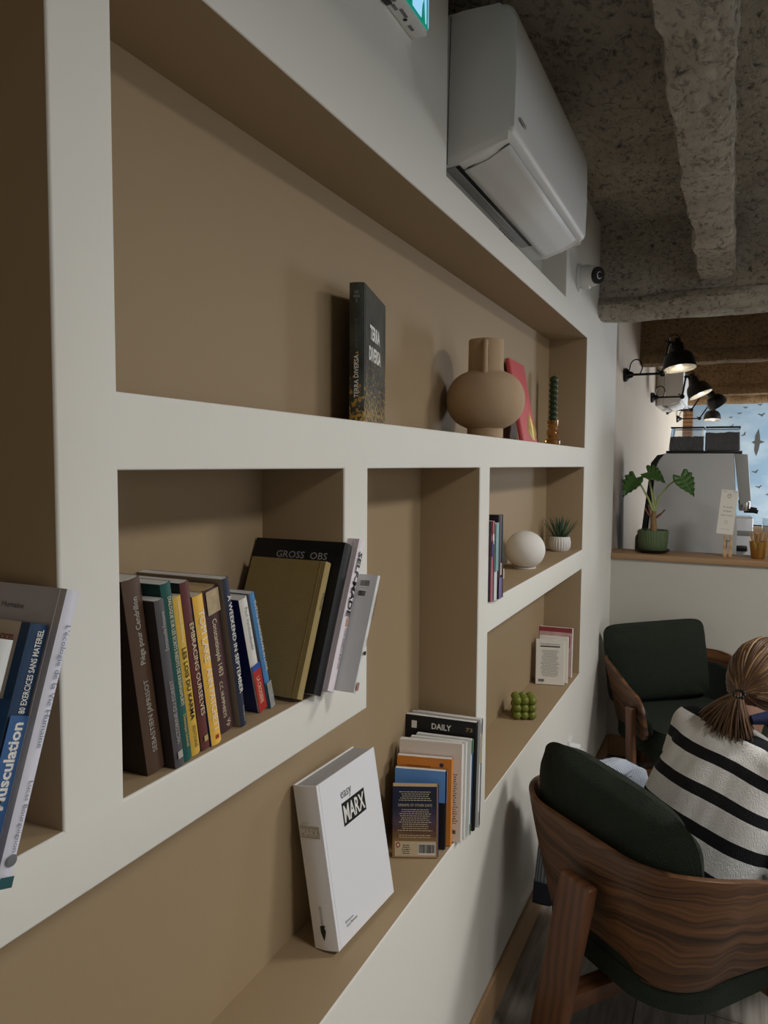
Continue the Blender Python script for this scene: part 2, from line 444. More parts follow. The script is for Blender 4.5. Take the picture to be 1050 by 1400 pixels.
# ------------------------------------------------------------------ mural
def mural():
    m = pm('mural_sky', (168, 196, 218), .8)
    nt, N, L, bs = nodes_of(m)
    tc = N.new('ShaderNodeTexCoord'); mp = N.new('ShaderNodeMapping'); mp.inputs['Scale'].default_value = (1, 1, 2); L.new(tc.outputs['Object'], mp.inputs[0])
    n = N.new('ShaderNodeTexNoise'); n.inputs['Scale'].default_value = 1.6; n.inputs['Detail'].default_value = 6; L.new(mp.outputs[0], n.inputs[0])
    cr = N.new('ShaderNodeValToRGB'); cr.color_ramp.elements[0].position = .35; cr.color_ramp.elements[0].color = lin((150, 182, 208))+(1,); cr.color_ramp.elements[1].position = .65; cr.color_ramp.elements[1].color = lin((192, 212, 226))+(1,)
    L.new(n.outputs['Fac'], cr.inputs[0]); L.new(cr.outputs[0], bs.inputs['Base Color'])
    b = MB(); b.box(.07, 4.1, 11.5, 11.6, 0, 2.9)
    b.slot = 1
    k = 11.5/1010*.97
    # birds: (px x, px y, span, rise, rotation) measured on the photograph, turned into metres on the wall
    def bird(px, py, wing, flap, rot, body=.35):
        cx = .62+(px-1002)*.01206; cz = H-(py-637)*.01092
        pts = [(-1, flap), (-.55, flap*.75+.17), (-.14, .18), (.0, .42), (.12, .19), (.5, flap*.8+.17), (1, flap*.9), (.5, flap*.5-.10), (.16, -.14), (.05, -body-.12), (-.08, -.14), (-.5, flap*.45-.11)]
        c, s_ = math.cos(rot), math.sin(rot)
        f = b.bm.faces.new([b.bm.verts.new((cx+(x*c-z*s_)*wing, 11.497, cz+(x*s_+z*c)*wing)) for (x, z) in pts]); f.material_index = 1
    for a in [(1017, 557, .035, .35, 0), (1028, 560, .035, .3, .15), (1013, 563, .034, .3, -.1), (1007, 570, .035, .1, .05), (998, 575, .03, .3, .1), (1030, 573, .05, .5, .1), (1041, 582, .06, .45, -.3),
              (1000, 586, .03, .6, .6), (1049, 574, .04, .5, .2), (1027, 607, .19, .02, 1.52), (1013, 597, .045, .4, .9), (1026, 645, .045, .6, .3), (1030, 664, .045, .5, .2), (1042, 673, .065, .12, .12), (1050, 678, .05, .3, 0),
              (1062, 640, .10, .3, .2), (1075, 600, .07, .4, -.2), (1090, 660, .09, .4, .3), (1110, 570, .06, .5, 0), (1130, 620, .12, .2, .6), (1170, 590, .08, .4, 0)]:
        bird(*a)
    o = b.build('wall_mural', [m, flat((88, 88, 84), .8)], smooth=False)
    return struct(o)
mural()
b = MB(); b.box(-.04, .085, 11.30, 11.5, 0, H+.80)
struct(b.build('trim_8', wood('brown_post_wood', (92, 62, 38), (140, 102, 68), 'Z', 6, 3, .5), smooth=False))

# ------------------------------------------------------------------ books
def book(label, W, Hh, Tk, M, left, spine, right, hard=False, pages=None, group='books', top_sink=.0, rounded=True, extra=None, cmat=None):
    """local frame: x thickness (0..Tk), y from spine (0) to fore-edge (W), z up (0..Hh)"""
    t = thing('book', label, 'book', group=group, M=M)
    ct = .0026 if hard else .0009
    ov = .003 if hard else 0.
    b = MB()
    bulge = min(.0035, Tk*.16) if rounded else 0
    outer = [(0, W), (0, .0)]
    for k in range(1, 8): u = k/8; outer.append((Tk*u, -bulge*math.sin(PI*u)))
    outer += [(Tk, 0), (Tk, W)]
    inner = [(Tk-ct, W), (Tk-ct, ct)]
    for k in range(7, 0, -1): u = k/8; inner.append((ct+(Tk-2*ct)*u, ct-bulge*math.sin(PI*u)))
    inner += [(ct, ct), (ct, W)]
    poly = outer+inner; n = len(poly)
    lo = [b.bm.verts.new((p[0], p[1], 0)) for p in poly]; hi = [b.bm.verts.new((p[0], p[1], Hh)) for p in poly]
    no = len(outer)
    for i in range(n):
        f = b.bm.faces.new((lo[i], lo[(i+1) % n], hi[(i+1) % n], hi[i]))
        f.material_index = 0 if i == 0 else (2 if i == no-2 else (1 if i < no-2 else 3))
    # end strips between outer and inner outline
    for i in range(no-1):
        a, c = i, i+1; ia, ic = n-1-i, n-2-i
        for ring, flip in ((lo, 0), (hi, 1)):
            f = b.bm.faces.new((ring[a], ring[c], ring[ic], ring[ia]) if flip else (ring[a], ring[ia], ring[ic], ring[c]))
            f.material_index = 0 if i == 0 else (2 if i == no-2 else 1)
    mats = [m if not isinstance(m, tuple) else flat(m) for m in (left, spine, right)]+[INKW]
    b.build('cover', mats, t)
    p = MB(); p.box(ct, Tk-ct, ct*.8, W-ov-(.0 if hard else .0006), ov, Hh-ov-(.0 if hard else .0004))
    p.build('page_block', pages or PAGES, t, smooth=False)
    if hard:   # hinge grooves on the boards
        for xx, nm in ((-.0002, 0), (Tk+.0002, 2)):
            g = MB(); g.box(xx-.0004, xx+.0004, .0085, .0105, .001, Hh-.001); g.build('hinge_groove', mats[nm], t, smooth=False)
    return t
def niche(x, y, zrel, tilt, Tk, yaw=0.):
    """book with its spine facing the room; tilt>0 leans to the left (towards the camera)"""
    a = rad(tilt); z = zrel+H+.0006+(Tk*math.sin(-a) if a < 0 else 0)
    return T(x, y, z) @ RZ(rad(90+yaw)) @ RY(0) @ Matrix.Rotation(-a, 4, 'Y')
def sp_en(t, body, l, h, z, x, mat, name='title_lettering', bulge=.0032, bold=0.):   # reads top to bottom
    return text(body, l, h, (x, -bulge-.0008, z), (0, 0, -1), (1, 0, 0), mat, t, name, bold)
def sp_fr(t, body, l, h, z, x, mat, name='title_lettering', bulge=.0032, bold=0.):   # reads bottom to top
    return text(body, l, h, (x, -bulge-.0008, z), (0, 0, 1), (-1, 0, 0), mat, t, name, bold)
def lf(t, body, l, h, y, z, mat, name='cover_lettering', bold=0.):                    # on the left board
    return text(body, l, h, (-.0005, y, z), (0, -1, 0), (0, 0, 1), mat, t, name, bold)
def patch(t, name, x0, x1, z0, z1, mat, bulge=.0034):                                 # coloured band wrapped on a spine
    b = MB(); n = 8
    for k in range(n):
        u0, u1 = x0+(x1-x0)*k/n, x0+(x1-x0)*(k+1)/n
        b.quad([(u0, -bulge-.0004, z0), (u1, -bulge-.0004, z0), (u1, -bulge-.0004, z1), (u0, -bulge-.0004, z1)])
    return b.build(name, mat, t, smooth=False, recalc=False)
def lpatch(t, name, y0, y1, z0, z1, mat, off=.0003):                                  # patch on the left board
    b = MB(); b.quad([(-off, y1, z0), (-off, y0, z0), (-off, y0, z1), (-off, y1, z1)])
    return b.build(name, mat, t, smooth=False, recalc=False)

ZB = -.387; G1 = 'books leaning left in the book niche'; G2 = 'books leaning right in the book niche'
silver = flat((170, 168, 160)); cream = flat((222, 208, 172)); gold = flat((186, 160, 104))
t = book('brown paperback leaning left, nearest the white post in the book niche', .14, .250, .030, niche(-.020, .680, ZB, 9, .03), (38, 30, 27), (82, 60, 44), (60, 44, 34), group=G1, pages=PAGESW)
sp_fr(t, 'SEBASTIEN JAPRISOT', .095, .010, .075, .0150, silver, 'author_lettering'); sp_fr(t, 'Piège pour Cendrillon', .085, .011, .185, .0150, silver, bold=.01)
t = book('dark grey paperback with a black front cover between the brown book and the teal one', .14, .222, .0165, niche(-.004, .7118, ZB, 9.0, .0165), (52, 46, 48), (84, 80, 84), (70, 66, 70), group=G1, pages=PAGESW)
sp_fr(t, 'VICTORINE DU FOREST', .085, .006, .075, .008, silver); sp_fr(t, 'Emmanuelle Fontaine', .05, .006, .182, .008, silver, 'author_lettering'); patch(t, 'publisher_mark', .004, .0125, .012, .022, silver)
t = book('teal paperback behind the dark grey book, tall with small gold spine lettering', .15, .240, .0185, niche(-.008, .7296, ZB, 9.0, .0185), (26, 72, 66), (24, 84, 78), (24, 78, 72), group=G1, pages=PAGESW)
sp_en(t, 'DIALOGUE SUR LES ECRITS INEDITS DE KRISHNAMURTI', .145, .006, .150, .0095, cream); sp_en(t, 'Dominique Schmidt', .045, .006, .042, .0095, INKY, 'author_lettering')
t = book('mustard yellow paperback with black spine lettering, right of the teal book', .14, .219, .0195, niche(-.012, .7500, ZB, 9.4, .0195), (196, 160, 66), (212, 172, 66), (200, 160, 66), group=G1, pages=PAGESW)
sp_en(t, 'LES LOIS DU KARMA', .10, .007, .10, .0098, INKK, bold=.02); sp_en(t, 'Hermann Sterling', .055, .006, .185, .0098, cream, 'author_lettering'); sp_en(t, 'EDITIONS', .03, .005, .026, .0098, INKK, 'publisher_lettering')
t = book('maroon paperback with a dark green cover, left of the bright yellow book with pale capitals', .15, .236, .0175, niche(-.012, .7720, ZB, 9.8, .0175), (28, 46, 40), (98, 48, 44), (80, 40, 40), group=G1, pages=PAGESW)
sp_en(t, 'EMBRACING OURSELVES', .130, .008, .115, .0088, cream); patch(t, 'publisher_mark', .005, .0125, .012, .020, gold)
t = book('bright yellow paperback with large pale capitals on its spine', .13, .215, .0205, niche(-.010, .7915, ZB, 10.2, .0205), (34, 88, 148), (240, 190, 78), (236, 186, 76), group=G1)
sp_en(t, 'TOM LAKE', .074, .0115, .158, .0102, INKW); sp_en(t, 'ANN PATCHETT', .092, .0105, .066, .0102, INKW, 'author_lettering'); patch(t, 'publisher_mark', .007, .013, .008, .014, INKR)
t = book('thick dark brown paperback with an old photograph on its spine and a red front cover', .13, .215, .0340, niche(-.027, .8300, ZB, 10.4, .034), (112, 54, 36), (70, 44, 44), (60, 40, 40), group=G1, pages=PAGESO)
sp_en(t, 'Constantinople 1453', .085, .012, .128, .015, cream); sp_en(t, 'C.C. HUMPHREYS', .055, .007, .050, .013, cream, 'author_lettering'); patch(t, 'spine_photo', .006, .033, .178, .212, pm('old_photo', (172, 152, 120), .6, var=.5, vscale=90)); 
sp_en(t, 'Vp', .011, .010, .012, .018, cream, 'publisher_lettering')
t = book('tall navy paperback with white spine capitals and a plain grey cover', .155, .228, .0145, niche(-.019, .8690, ZB, 10.6, .0145), (156, 148, 142), (40, 46, 66), (40, 46, 66), group=G1, pages=PAGESW)
sp_en(t, 'A WEEKEND IN SEPTEMBER', .150, .0082, .128, .0072, INKW, bold=.005); sp_en(t, 'Persephone', .025, .005, .020, .0072, silver, 'publisher_lettering')
t = book('white and red spined paperback with a navy blue cover, right of the tall navy book', .12, .190, .020, niche(-.033, .9330, ZB, 14.8, .02), (24, 44, 116), (224, 220, 212), (220, 216, 210), group=G1, pages=PAGESW)
patch(t, 'red_band', 0, .020, 0, .070, flat((176, 40, 40))); patch(t, 'blue_wave', 0, .020, .070, .080, flat((40, 80, 160))); sp_en(t, 'LA CROISIERE', .045, .009, .036, .010, cream); sp_en(t, 'Paul Vandenabeele', .07, .006, .14, .010, INKG, 'author_lettering')
para((-.0001, .06, .0), (0, -1, 0), (0, 0, 1), (-1, 0, 0), .05, .130, 3, .006, .0018, flat((120, 140, 180)), t)
t = book('sky blue paperback at the right end of the left-leaning row, beside the olive book', .12, .197, .0120, niche(-.030, .9590, ZB, 15.4, .012), (120, 130, 150), (76, 138, 196), (80, 130, 190), group=G1, pages=PAGESW)
sp_en(t, 'TUTTO SHAKESPEARE IN LOVE', .12, .0055, .125, .006, cream); patch(t, 'spine_photo', 0, .012, 0, .045, pm('grey_photo', (150, 150, 146), .6, var=.5, vscale=120))

# right-leaning group (spines pushed out past the shelf edge)
CLOTH = pm('olive_cloth', (150, 128, 78), .75, bump=.35, bscale=600, var=.06, vscale=40)
t = book('olive cloth hardback without a jacket leaning right in the book niche', .152, .232, .0185, niche(-.003, .998, ZB, -23.9, .0185), CLOTH, pm('worn_cloth', (170, 148, 98), .75, bump=.3, bscale=600), CLOTH, hard=True, group=G2)
sp_en(t, 'Meade', .030, .006, .163, .009, flat((70, 70, 90)))
t = book('large black hardback with faint grey capitals, behind the olive book', .185, .262, .026, niche(.014, 1.0215, ZB, -24.4, .026), (20, 20, 22), (14, 14, 16), (18, 18, 20), hard=True, group=G2)
lf(t, 'GROSS  OBS', .105, .013, .082, .234, flat((150, 150, 152)), bold=.01)
t = book('tall pale pink hardback with bold black spine capitals, leaning right', .185, .269, .0225, niche(.023, 1.0515, ZB, -25.2, .0225), (214, 202, 208), (236, 226, 234), (230, 220, 228), hard=True, group=G2, pages=PAGESW)
sp_en(t, 'SELF-MADE', .118, .0125, .188, .0095, INKK, bold=.03); sp_en(t, 'TARA ISABELLA BURTON', .070, .0055, .075, .0115, INKK, 'author_lettering'); patch(t, 'small_portrait', .008, .015, .112, .128, flat((196, 150, 132)))
t = book('white paperback with two barcodes on its back cover, outermost of the right-leaning books', .126, .207, .0095, niche(.058, 1.078, ZB, -26.5, .0095), (216, 218, 220), (226, 226, 226), (222, 222, 222), group=G2, pages=PAGESW)
barcode((-.0003, .022, .190), (0, -1, 0), (0, 0, 1), (-1, 0, 0), .020, .014, t, seed=5); barcode((-.0003, .024, .171), (0, -1, 0), (0, 0, 1), (-1, 0, 0), .016, .013, t, seed=8)
sp_en(t, 'LITTLE RUINS', .045, .0055, .150, .0048, INKK); sp_en(t, 'Bird', .014, .005, .088, .0048, INKG, 'author_lettering')
m_ = MB(); m_.lathe([(.0, 0), (.0038, 0), (.0038, .0005), (.0, .0005)], 20, T(.0048, -.0036, .068) @ RX(PI/2)); m_.build('black_dot', INKK, t)
patch(t, 'cover_wrap', .001, .0085, .004, .018, flat((170, 120, 116)))

# far-left niche
GL = 'books in the left-hand niche'
t = book('pale lavender hardback leaning right, nearest the white post in the left-hand niche', .20, .272, .0150, niche(.036, .4285, ZB, -18.6, .015), (178, 172, 174), (222, 222, 234), (214, 214, 226), hard=True, group=GL, pages=PAGESW)
sp_en(t, "L'écologie de la Vie Humaine", .115, .0075, .180, .0078, flat((110, 120, 140))); sp_en(t, 'Lucas Bourguignon', .062, .006, .062, .0078, INKG, 'author_lettering')
lf(t, "L'écologie de la Vie Humaine", .105, .0075, .105, .250, flat((70, 76, 96)))
b = MB(); b.ball((.0078, -.0040, .024), .0055, (1, .1, 1)); b.build('tree_mark', INKG, t); patch(t, 'teal_band', 0, .015, 0, .010, flat((36, 84, 88)))
t = book('blue fitness paperback with white spine lettering, left of the lavender book', .18, .240, .0205, niche(.024, .4070, ZB, -18.4, .0205), (206, 190, 170), (34, 62, 94), (34, 62, 94), group=GL, pages=PAGESW)
lpatch(t, 'blue_panel', 0, .012, 0, .240, flat((34, 66, 98))); lpatch(t, 'light_blue_panel', 0, .18, .0, .168, flat((40, 78, 118)), .0005); patch(t, 'mid_blue_band', 0, .0205, .0, .155, flat((58, 98, 150)))
sp_fr(t, '80 EXERCICES SANS MATERIEL', .078, .0070, .196, .0105, INKW, bold=.01); sp_fr(t, 'Musculation', .078, .0125, .110, .0100, INKW, bold=.03)
lf(t, 'EXERCICES', .034, .006, .035, .224, INKR, bold=.02); lf(t, 'SIMPLES', .026, .006, .038, .214, INKR, bold=.02)
t = book('plain white paperback at the left edge, in front of the blue fitness book', .17, .235, .014, niche(.030, .3720, ZB, -18.2, .014), (222, 224, 222), (218, 220, 218), (222, 222, 222), group=GL, pages=PAGESW)
lf(t, 'Essais', .03, .006, .05, .20, flat((60, 90, 130)))

# lower niche: books standing with covers to the camera
ZL = -.98; G3 = 'books standing against the divider in the lower niche'
def stand(xs, ys, lean, yaw, Tk):
    """spine edge at (xs, ys): left board faces the camera, book leans back (away from camera) by lean degrees"""
    a = rad(lean); z = ZL+H+.0006+Tk*math.sin(a)
    return T(xs, ys, z) @ RZ(rad(90+yaw)) @ Matrix.Rotation(a, 4, 'Y')
SUN = pm('sunset_print', (52, 56, 92), .55)
def sunset():
    nt, N, L, bs = nodes_of(SUN)
    tc = N.new('ShaderNodeTexCoord'); sx = N.new('ShaderNodeSeparateXYZ'); L.new(tc.outputs['Object'], sx.inputs[0])
    mp = N.new('ShaderNodeMapping'); mp.inputs['Scale'].default_value = (1, 8, 40); L.new(tc.outputs['Object'], mp.inputs[0])
    n = N.new('ShaderNodeTexNoise'); n.inputs['Scale'].default_value = 1.6; n.inputs['Detail'].default_value = 4; L.new(mp.outputs[0], n.inputs[0])
    a = N.new('ShaderNodeMath'); a.operation = 'MULTIPLY_ADD'; a.inputs[1].default_value = .05; L.new(n.outputs['Fac'], a.inputs[0]); L.new(sx.outputs[2], a.inputs[2])
    cr = N.new('ShaderNodeValToRGB'); e = cr.color_ramp.elements; cr.color_ramp.interpolation = 'LINEAR'
    e[0].position = .06; e[0].color = lin((160, 124, 80))+(1,); e[1].position = .15; e[1].color = lin((34, 40, 70))+(1,)
    x = e.new(.092); x.color = lin((96, 66, 52))+(1,); x = e.new(.115); x.color = lin((84, 70, 86))+(1,)
    L.new(a.outputs[0], cr.inputs[0]); L.new(cr.outputs[0], bs.inputs['Base Color'])
sunset()
t = book('worn small dark blue paperback with a barcode panel, front one of the lower niche row', .112, .176, .024, stand(-.013, 1.668, 4, 24, .024), SUN, flat((40, 46, 80)), (40, 46, 80), group=G3, pages=PAGESO)
A_ = ((-.0002, .056, 0), (0, -1, 0), (0, 0, 1), (-1, 0, 0))
lpatch(t, 'barcode_panel', .004, .106, .003, .040, flat((214, 196, 166))); barcode((-.0006, .027, .021), (0, -1, 0), (0, 0, 1), (-1, 0, 0), .044, .028, t)
b = MB(); b.lathe([(0, 0), (.0052, 0), (.0052, .0004), (0, .0004)], 24, T(-.0004, .098, .031) @ RY(-PI/2) @ Matrix.Diagonal((1.35, 1, 1, 1))); b.slot = 1
b.lathe([(0, 0), (.0026, 0), (.0026, .0003), (0, .0003)], 20, T(-.0009, .098, .031) @ RY(-PI/2) @ Matrix.Diagonal((1.5, 1, 1, 1))); b.build('publisher_mark', [flat((176, 70, 40)), INKW], t)
para((-.0004, .078, 0), (0, -1, 0), (0, 0, 1), (-1, 0, 0), .022, .030, 5, .005, .0018, INKK, t, 'price_list')
para((-.0002, .056, 0), (0, -1, 0), (0, 0, 1), (-1, 0, 0), .082, .163, 5, .0052, .0017, cream, t, seed=2)
lf(t, 'DREAMS OF OTHER DAYS', .084, .0066, .056, .130, cream)
para((-.0002, .056, 0), (0, -1, 0), (0, 0, 1), (-1, 0, 0), .086, .119, 11, .0052, .0017, cream, t, seed=4)
para((-.0002, .056, 0), (0, -1, 0), (0, 0, 1), (-1, 0, 0), .086, .055, 2, .005, .0017, cream, t, seed=6)
b = MB(); b.box(-.0008, .0002, 0, .112, 0, .0026); b.box(-.0008, .0002, 0, .0022, 0, .176); b.build('worn_edge', flat((190, 150, 110)), t, smooth=False)
t = book('blue and black paperback just behind the worn dark blue one', .130, .198, .016, stand(-.0115, 1.7125, 4, 15, .016), (104, 156, 222), (22, 22, 24), (30, 30, 30), group=G3, pages=PAGESW)
lpatch(t, 'black_panel', 0, .13, 0, .118, INKK); patch(t, 'blue_spine_top', 0, .016, .115, .198, flat((96, 150, 216))); sp_en(t, 'FAMOUS', .045, .007, .085, .008, silver); patch(t, 'small_penant', .006, .010, .135, .160, INKK)
t = book('orange paperback with a small dark round mark, in the middle of the lower niche row', .142, .222, .019, stand(-.004, 1.7355, 4, 14, .019), (214, 130, 48), (222, 142, 62), (210, 130, 50), group=G3, pages=PAGESW)
para((-.0002, .085, 0), (0, -1, 0), (0, 0, 1), (-1, 0, 0), .085, .199, 2, .006, .002, flat((110, 50, 20)), t); b = MB(); b.lathe([(0, 0), (.0055, 0), (.0055, .0005), (0, .0005)], 24, T(-.0003, .026, .205) @ RY(-PI/2)); b.build('round_mark', flat((60, 40, 70)), t)
t = book('thick cream paperback with printed text on its back cover, behind the orange book', .165, .255, .022, stand(.014, 1.762, 4, 13, .022), (226, 212, 200), (230, 226, 220), (226, 216, 206), group=G3, pages=PAGESW)
para((-.0002, .018, 0), (0, -1, 0), (0, 0, 1), (-1, 0, 0), .020, .175, 22, .006, .002, INKK, t, seed=9, center=False); barcode((-.0004, .020, .026), (0, -1, 0), (0, 0, 1), (-1, 0, 0), .016, .014, t)
sp_en(t, 'MEN WHO', .035, .007, .09, .011, INKG)
t = book('slim white paperback with grey spine print between the cream book and the green-blue one', .150, .252, .0135, stand(.0145, 1.7895, 4, 9, .0135), (226, 226, 222), (228, 228, 226), (226, 226, 222), group=G3, pages=PAGESW)
sp_en(t, 'Writings', .05, .005, .20, .0068, INKG); sp_en(t, 'Smith', .03, .005, .03, .0068, INKG, 'author_lettering')
t = book('white book with a blue spine band and green ends in the lower niche row', .150, .252, .0160, stand(.0205, 1.8090, 4, 7, .016), (222, 224, 222), (226, 228, 226), (222, 222, 222), group=G3, pages=PAGESW)
patch(t, 'blue_spine_band', .005, .0115, .0, .252, flat((48, 104, 178))); patch(t, 'green_end', .0005, .0155, .215, .252, flat((96, 136, 96)), .0038); patch(t, 'green_foot', .002, .010, .0, .03, flat((96, 150, 80)), .0038)
t = book('big black magazine-size book with pale lettering across its top, behind the cream book', .205, .290, .0200, stand(.0240, 1.8340, 4, 5, .02), (20, 20, 22), (14, 14, 16), (20, 20, 22), group=G3, pages=PAGESW)
lf(t, 'DAILY', .055, .016, .095, .266, INKW, bold=.02); lf(t, '73', .018, .010, .018, .268, gold); lpatch(t, 'white_tab', .165, .180, .255, .275, INKW)
t = book('slim white book with black, yellow and maroon spine bands, leaning on the big black book', .195, .292, .0085, stand(.0285, 1.8590, 4, 4, .0085), (224, 224, 222), (226, 226, 222), (224, 224, 222), group=G3, pages=PAGESW)
patch(t, 'maroon_band', .001, .007, .255, .285, flat((76, 26, 40))); patch(t, 'yellow_band', .001, .007, .175, .250, flat((220, 204, 110))); patch(t, 'black_band', .001, .007, .0, .045, INKK)
t = book('thin white book with a navy spine, last one against the divider of the lower niche', .185, .290, .0070, stand(.0285, 1.8735, 4, 4, .007), (226, 226, 224), (36, 38, 84), (226, 226, 224), group=G3, pages=PAGESW)

# the big white hardback leaning on the back wall of the lower niche
def white_hardback():
    # right board faces the room; spine towards the camera
    ang = math.atan2(1.4819-1.2512, -.0512+.0637)    # direction of the cover foot in plan
    W, Hh, Tk = .236, .331, .057
    lean = rad(9.5)
    ey = Vector((math.cos(ang), math.sin(ang), 0)); ex0 = Vector((math.sin(ang), -math.cos(ang), 0))
    ez = (Vector((0, 0, 1))*math.cos(lean) - ex0*math.sin(lean)); ex = ey.cross(ez)
    R = Matrix((ex, ey, ez)).transposed().to_4x4()
    foot = Vector((-.0569, 1.2400, ZL+H+.0008))       # outer bottom corner of the right board at the spine
    M = T(*(foot - ex*Tk + Vector((0, 0, Tk*math.sin(lean))))) @ R
    wh = pm('white_cover', (234, 235, 240), .4)
    t = book('big white hardback with a black boxed title leaning in the lower niche', W, Hh, Tk, M, wh, wh, wh, hard=True, pages=pm('grey_page_edges', (176, 176, 178), .8, bump=.6, bscale=40, var=.25, vscale=20, stretch=(30, 1, 1)), group='large face-out hardbacks')
    # cover lettering on the right board (normal +x): letters run along +y
    def rt(body, l, h, y, z, mat, name='title_lettering', bold=0.): return text(body, l, h, (Tk+.0009, y, z), (0, 1, 0), (0, 0, 1), mat, t, name, bold)
    b = MB(); b.box(Tk+.0001, Tk+.0004, .078, .170, .216, .264); b.build('title_box', INKK, t, smooth=False)
    rt('MARX', .084, .036, .124, .240, INKW, bold=.02); rt('easy', .042, .020, .100, .277, INKG)
    rt('Éditions', .030, .006, .050, .040, INKK, 'publisher_lettering'); rt('de La Marmotte', .040, .006, .058, .031, INKK, 'publisher_lettering')
    patch(t, 'spine_title_box', .005, .052, .226, .250, flat((186, 178, 166)), .0037)
    text('MARX', .042, .016, (.0285, -.0046, .238), (1, 0, 0), (0, 0, 1), INKW, t, 'spine_lettering'); text('EASY', .018, .005, (.020, -.0042, .256), (1, 0, 0), (0, 0, 1), flat((190, 184, 176)), t, 'spine_lettering')
    text('EDITIONS', .036, .006, (.028, -.0042, .070), (0, 0, -1), (1, 0, 0), INKG, t, 'spine_lettering')
    b = MB(); f = b.bm.faces.new([b.bm.verts.new((.028+x, -.0042, .035+z)) for x, z in [(0, -.016), (.004, -.006), (.007, .004), (.004, .011), (.007, .015), (-.001, .016), (-.006, .013), (-.006, .002), (-.003, -.008)]]); b.build('badger_mark', INKK, t, smooth=False)
white_hardback()

# big niche: landscape book
FLW = pm('flower_photo', (30, 34, 30), .35)
def flowers():
    nt, N, L, bs = nodes_of(FLW)
    tc = N.new('ShaderNodeTexCoord'); sx = N.new('ShaderNodeSeparateXYZ'); L.new(tc.outputs['Object'], sx.inputs[0])
    mp = N.new('ShaderNodeMapping'); mp.inputs['Scale'].default_value = (1, 1, 1); L.new(tc.outputs['Object'], mp.inputs[0])
    n = N.new('ShaderNodeTexNoise'); n.inputs['Scale'].default_value = 120; n.inputs['Detail'].default_value = 3; L.new(mp.outputs[0], n.inputs[0])
    n3 = N.new('ShaderNodeTexNoise'); n3.inputs['Scale'].default_value = 12; n3.inputs['Detail'].default_value = 6; L.new(mp.outputs[0], n3.inputs[0])
    mr = N.new('ShaderNodeMapRange'); mr.inputs[1].default_value = .19; mr.inputs[2].default_value = .0; mr.inputs[3].default_value = 0; mr.inputs[4].default_value = .27; L.new(sx.outputs[2], mr.inputs[0])
    a = N.new('ShaderNodeMath'); a.operation = 'ADD'; L.new(n.outputs['Fac'], a.inputs[0]); L.new(mr.outputs[0], a.inputs[1])
    cr = N.new('ShaderNodeValToRGB'); e = cr.color_ramp.elements; e[0].position = .70; e[0].color = (0, 0, 0, 1); e[1].position = .78; e[1].color = (1, 1, 1, 1); L.new(a.outputs[0], cr.inputs[0])
    cb = N.new('ShaderNodeValToRGB'); e = cb.color_ramp.elements; e[0].position = .35; e[0].color = lin((26, 28, 26))+(1,); e[1].position = .7; e[1].color = lin((84, 90, 82))+(1,); L.new(n3.outputs['Fac'], cb.inputs[0])
    mx = N.new('ShaderNodeMix'); mx.data_type = 'RGBA'; L.new(cr.outputs[0], mx.inputs[0]); L.new(cb.outputs[0], mx.inputs[6]); mx.inputs[7].default_value = lin((186, 150, 70))+(1,); L.new(mx.outputs[2], bs.inputs['Base Color'])
flowers()
ZS = .0785
def landscape_book():
    ang = rad(90+14.5); W, Hh, Tk = .240, .300, .032
    ey = Vector((math.cos(ang), math.sin(ang), 0)); ez = Vector((0, 0, 1)); ex = ey.cross(ez)
    R = Matrix((ex, ey, ez)).transposed().to_4x4()
    corner = Vector((-.090, 1.405, ZS+H+.0006))
    t = book('dark hardback with yellow flowers on its cover standing in the big upper niche', W, Hh, Tk, T(*(corner-ex*Tk)) @ R, FLW, FLW, FLW, hard=True, group='large face-out hardbacks')
    text('TERRA', .110, .032, (Tk+.0009, .110, .208), (0, 1, 0), (0, 0, 1), INKW, t, 'title_lettering', .04); text('DIVERSA', .130, .032, (Tk+.0009, .112, .162), (0, 1, 0), (0, 0, 1), INKW, t, 'title_lettering', .04)
    text('JOSÉ DA CRUZ', .055, .008, (Tk+.0009, .14, .128), (0, 1, 0), (0, 0, 1), INKG, t, 'author_lettering')
    text('TERRA DIVERSA', .090, .010, (.016, -.0046, .105), (0, 0, 1), (-1, 0, 0), INKW, t, 'spine_lettering', .02); text('JOSÉ DA CRUZ', .06, .007, (.016, -.0046, .195), (0, 0, 1), (-1, 0, 0), INKG, t, 'spine_lettering')
    b = MB(); b.box(.009, .023, -.0046, -.0042, .268, .274); b.box(.011, .021, -.0046, -.0042, .276, .283); b.box(.014, .018, -.0046, -.0042, .258, .266); b.build('publisher_mark', INKG, t, smooth=False)
landscape_book()

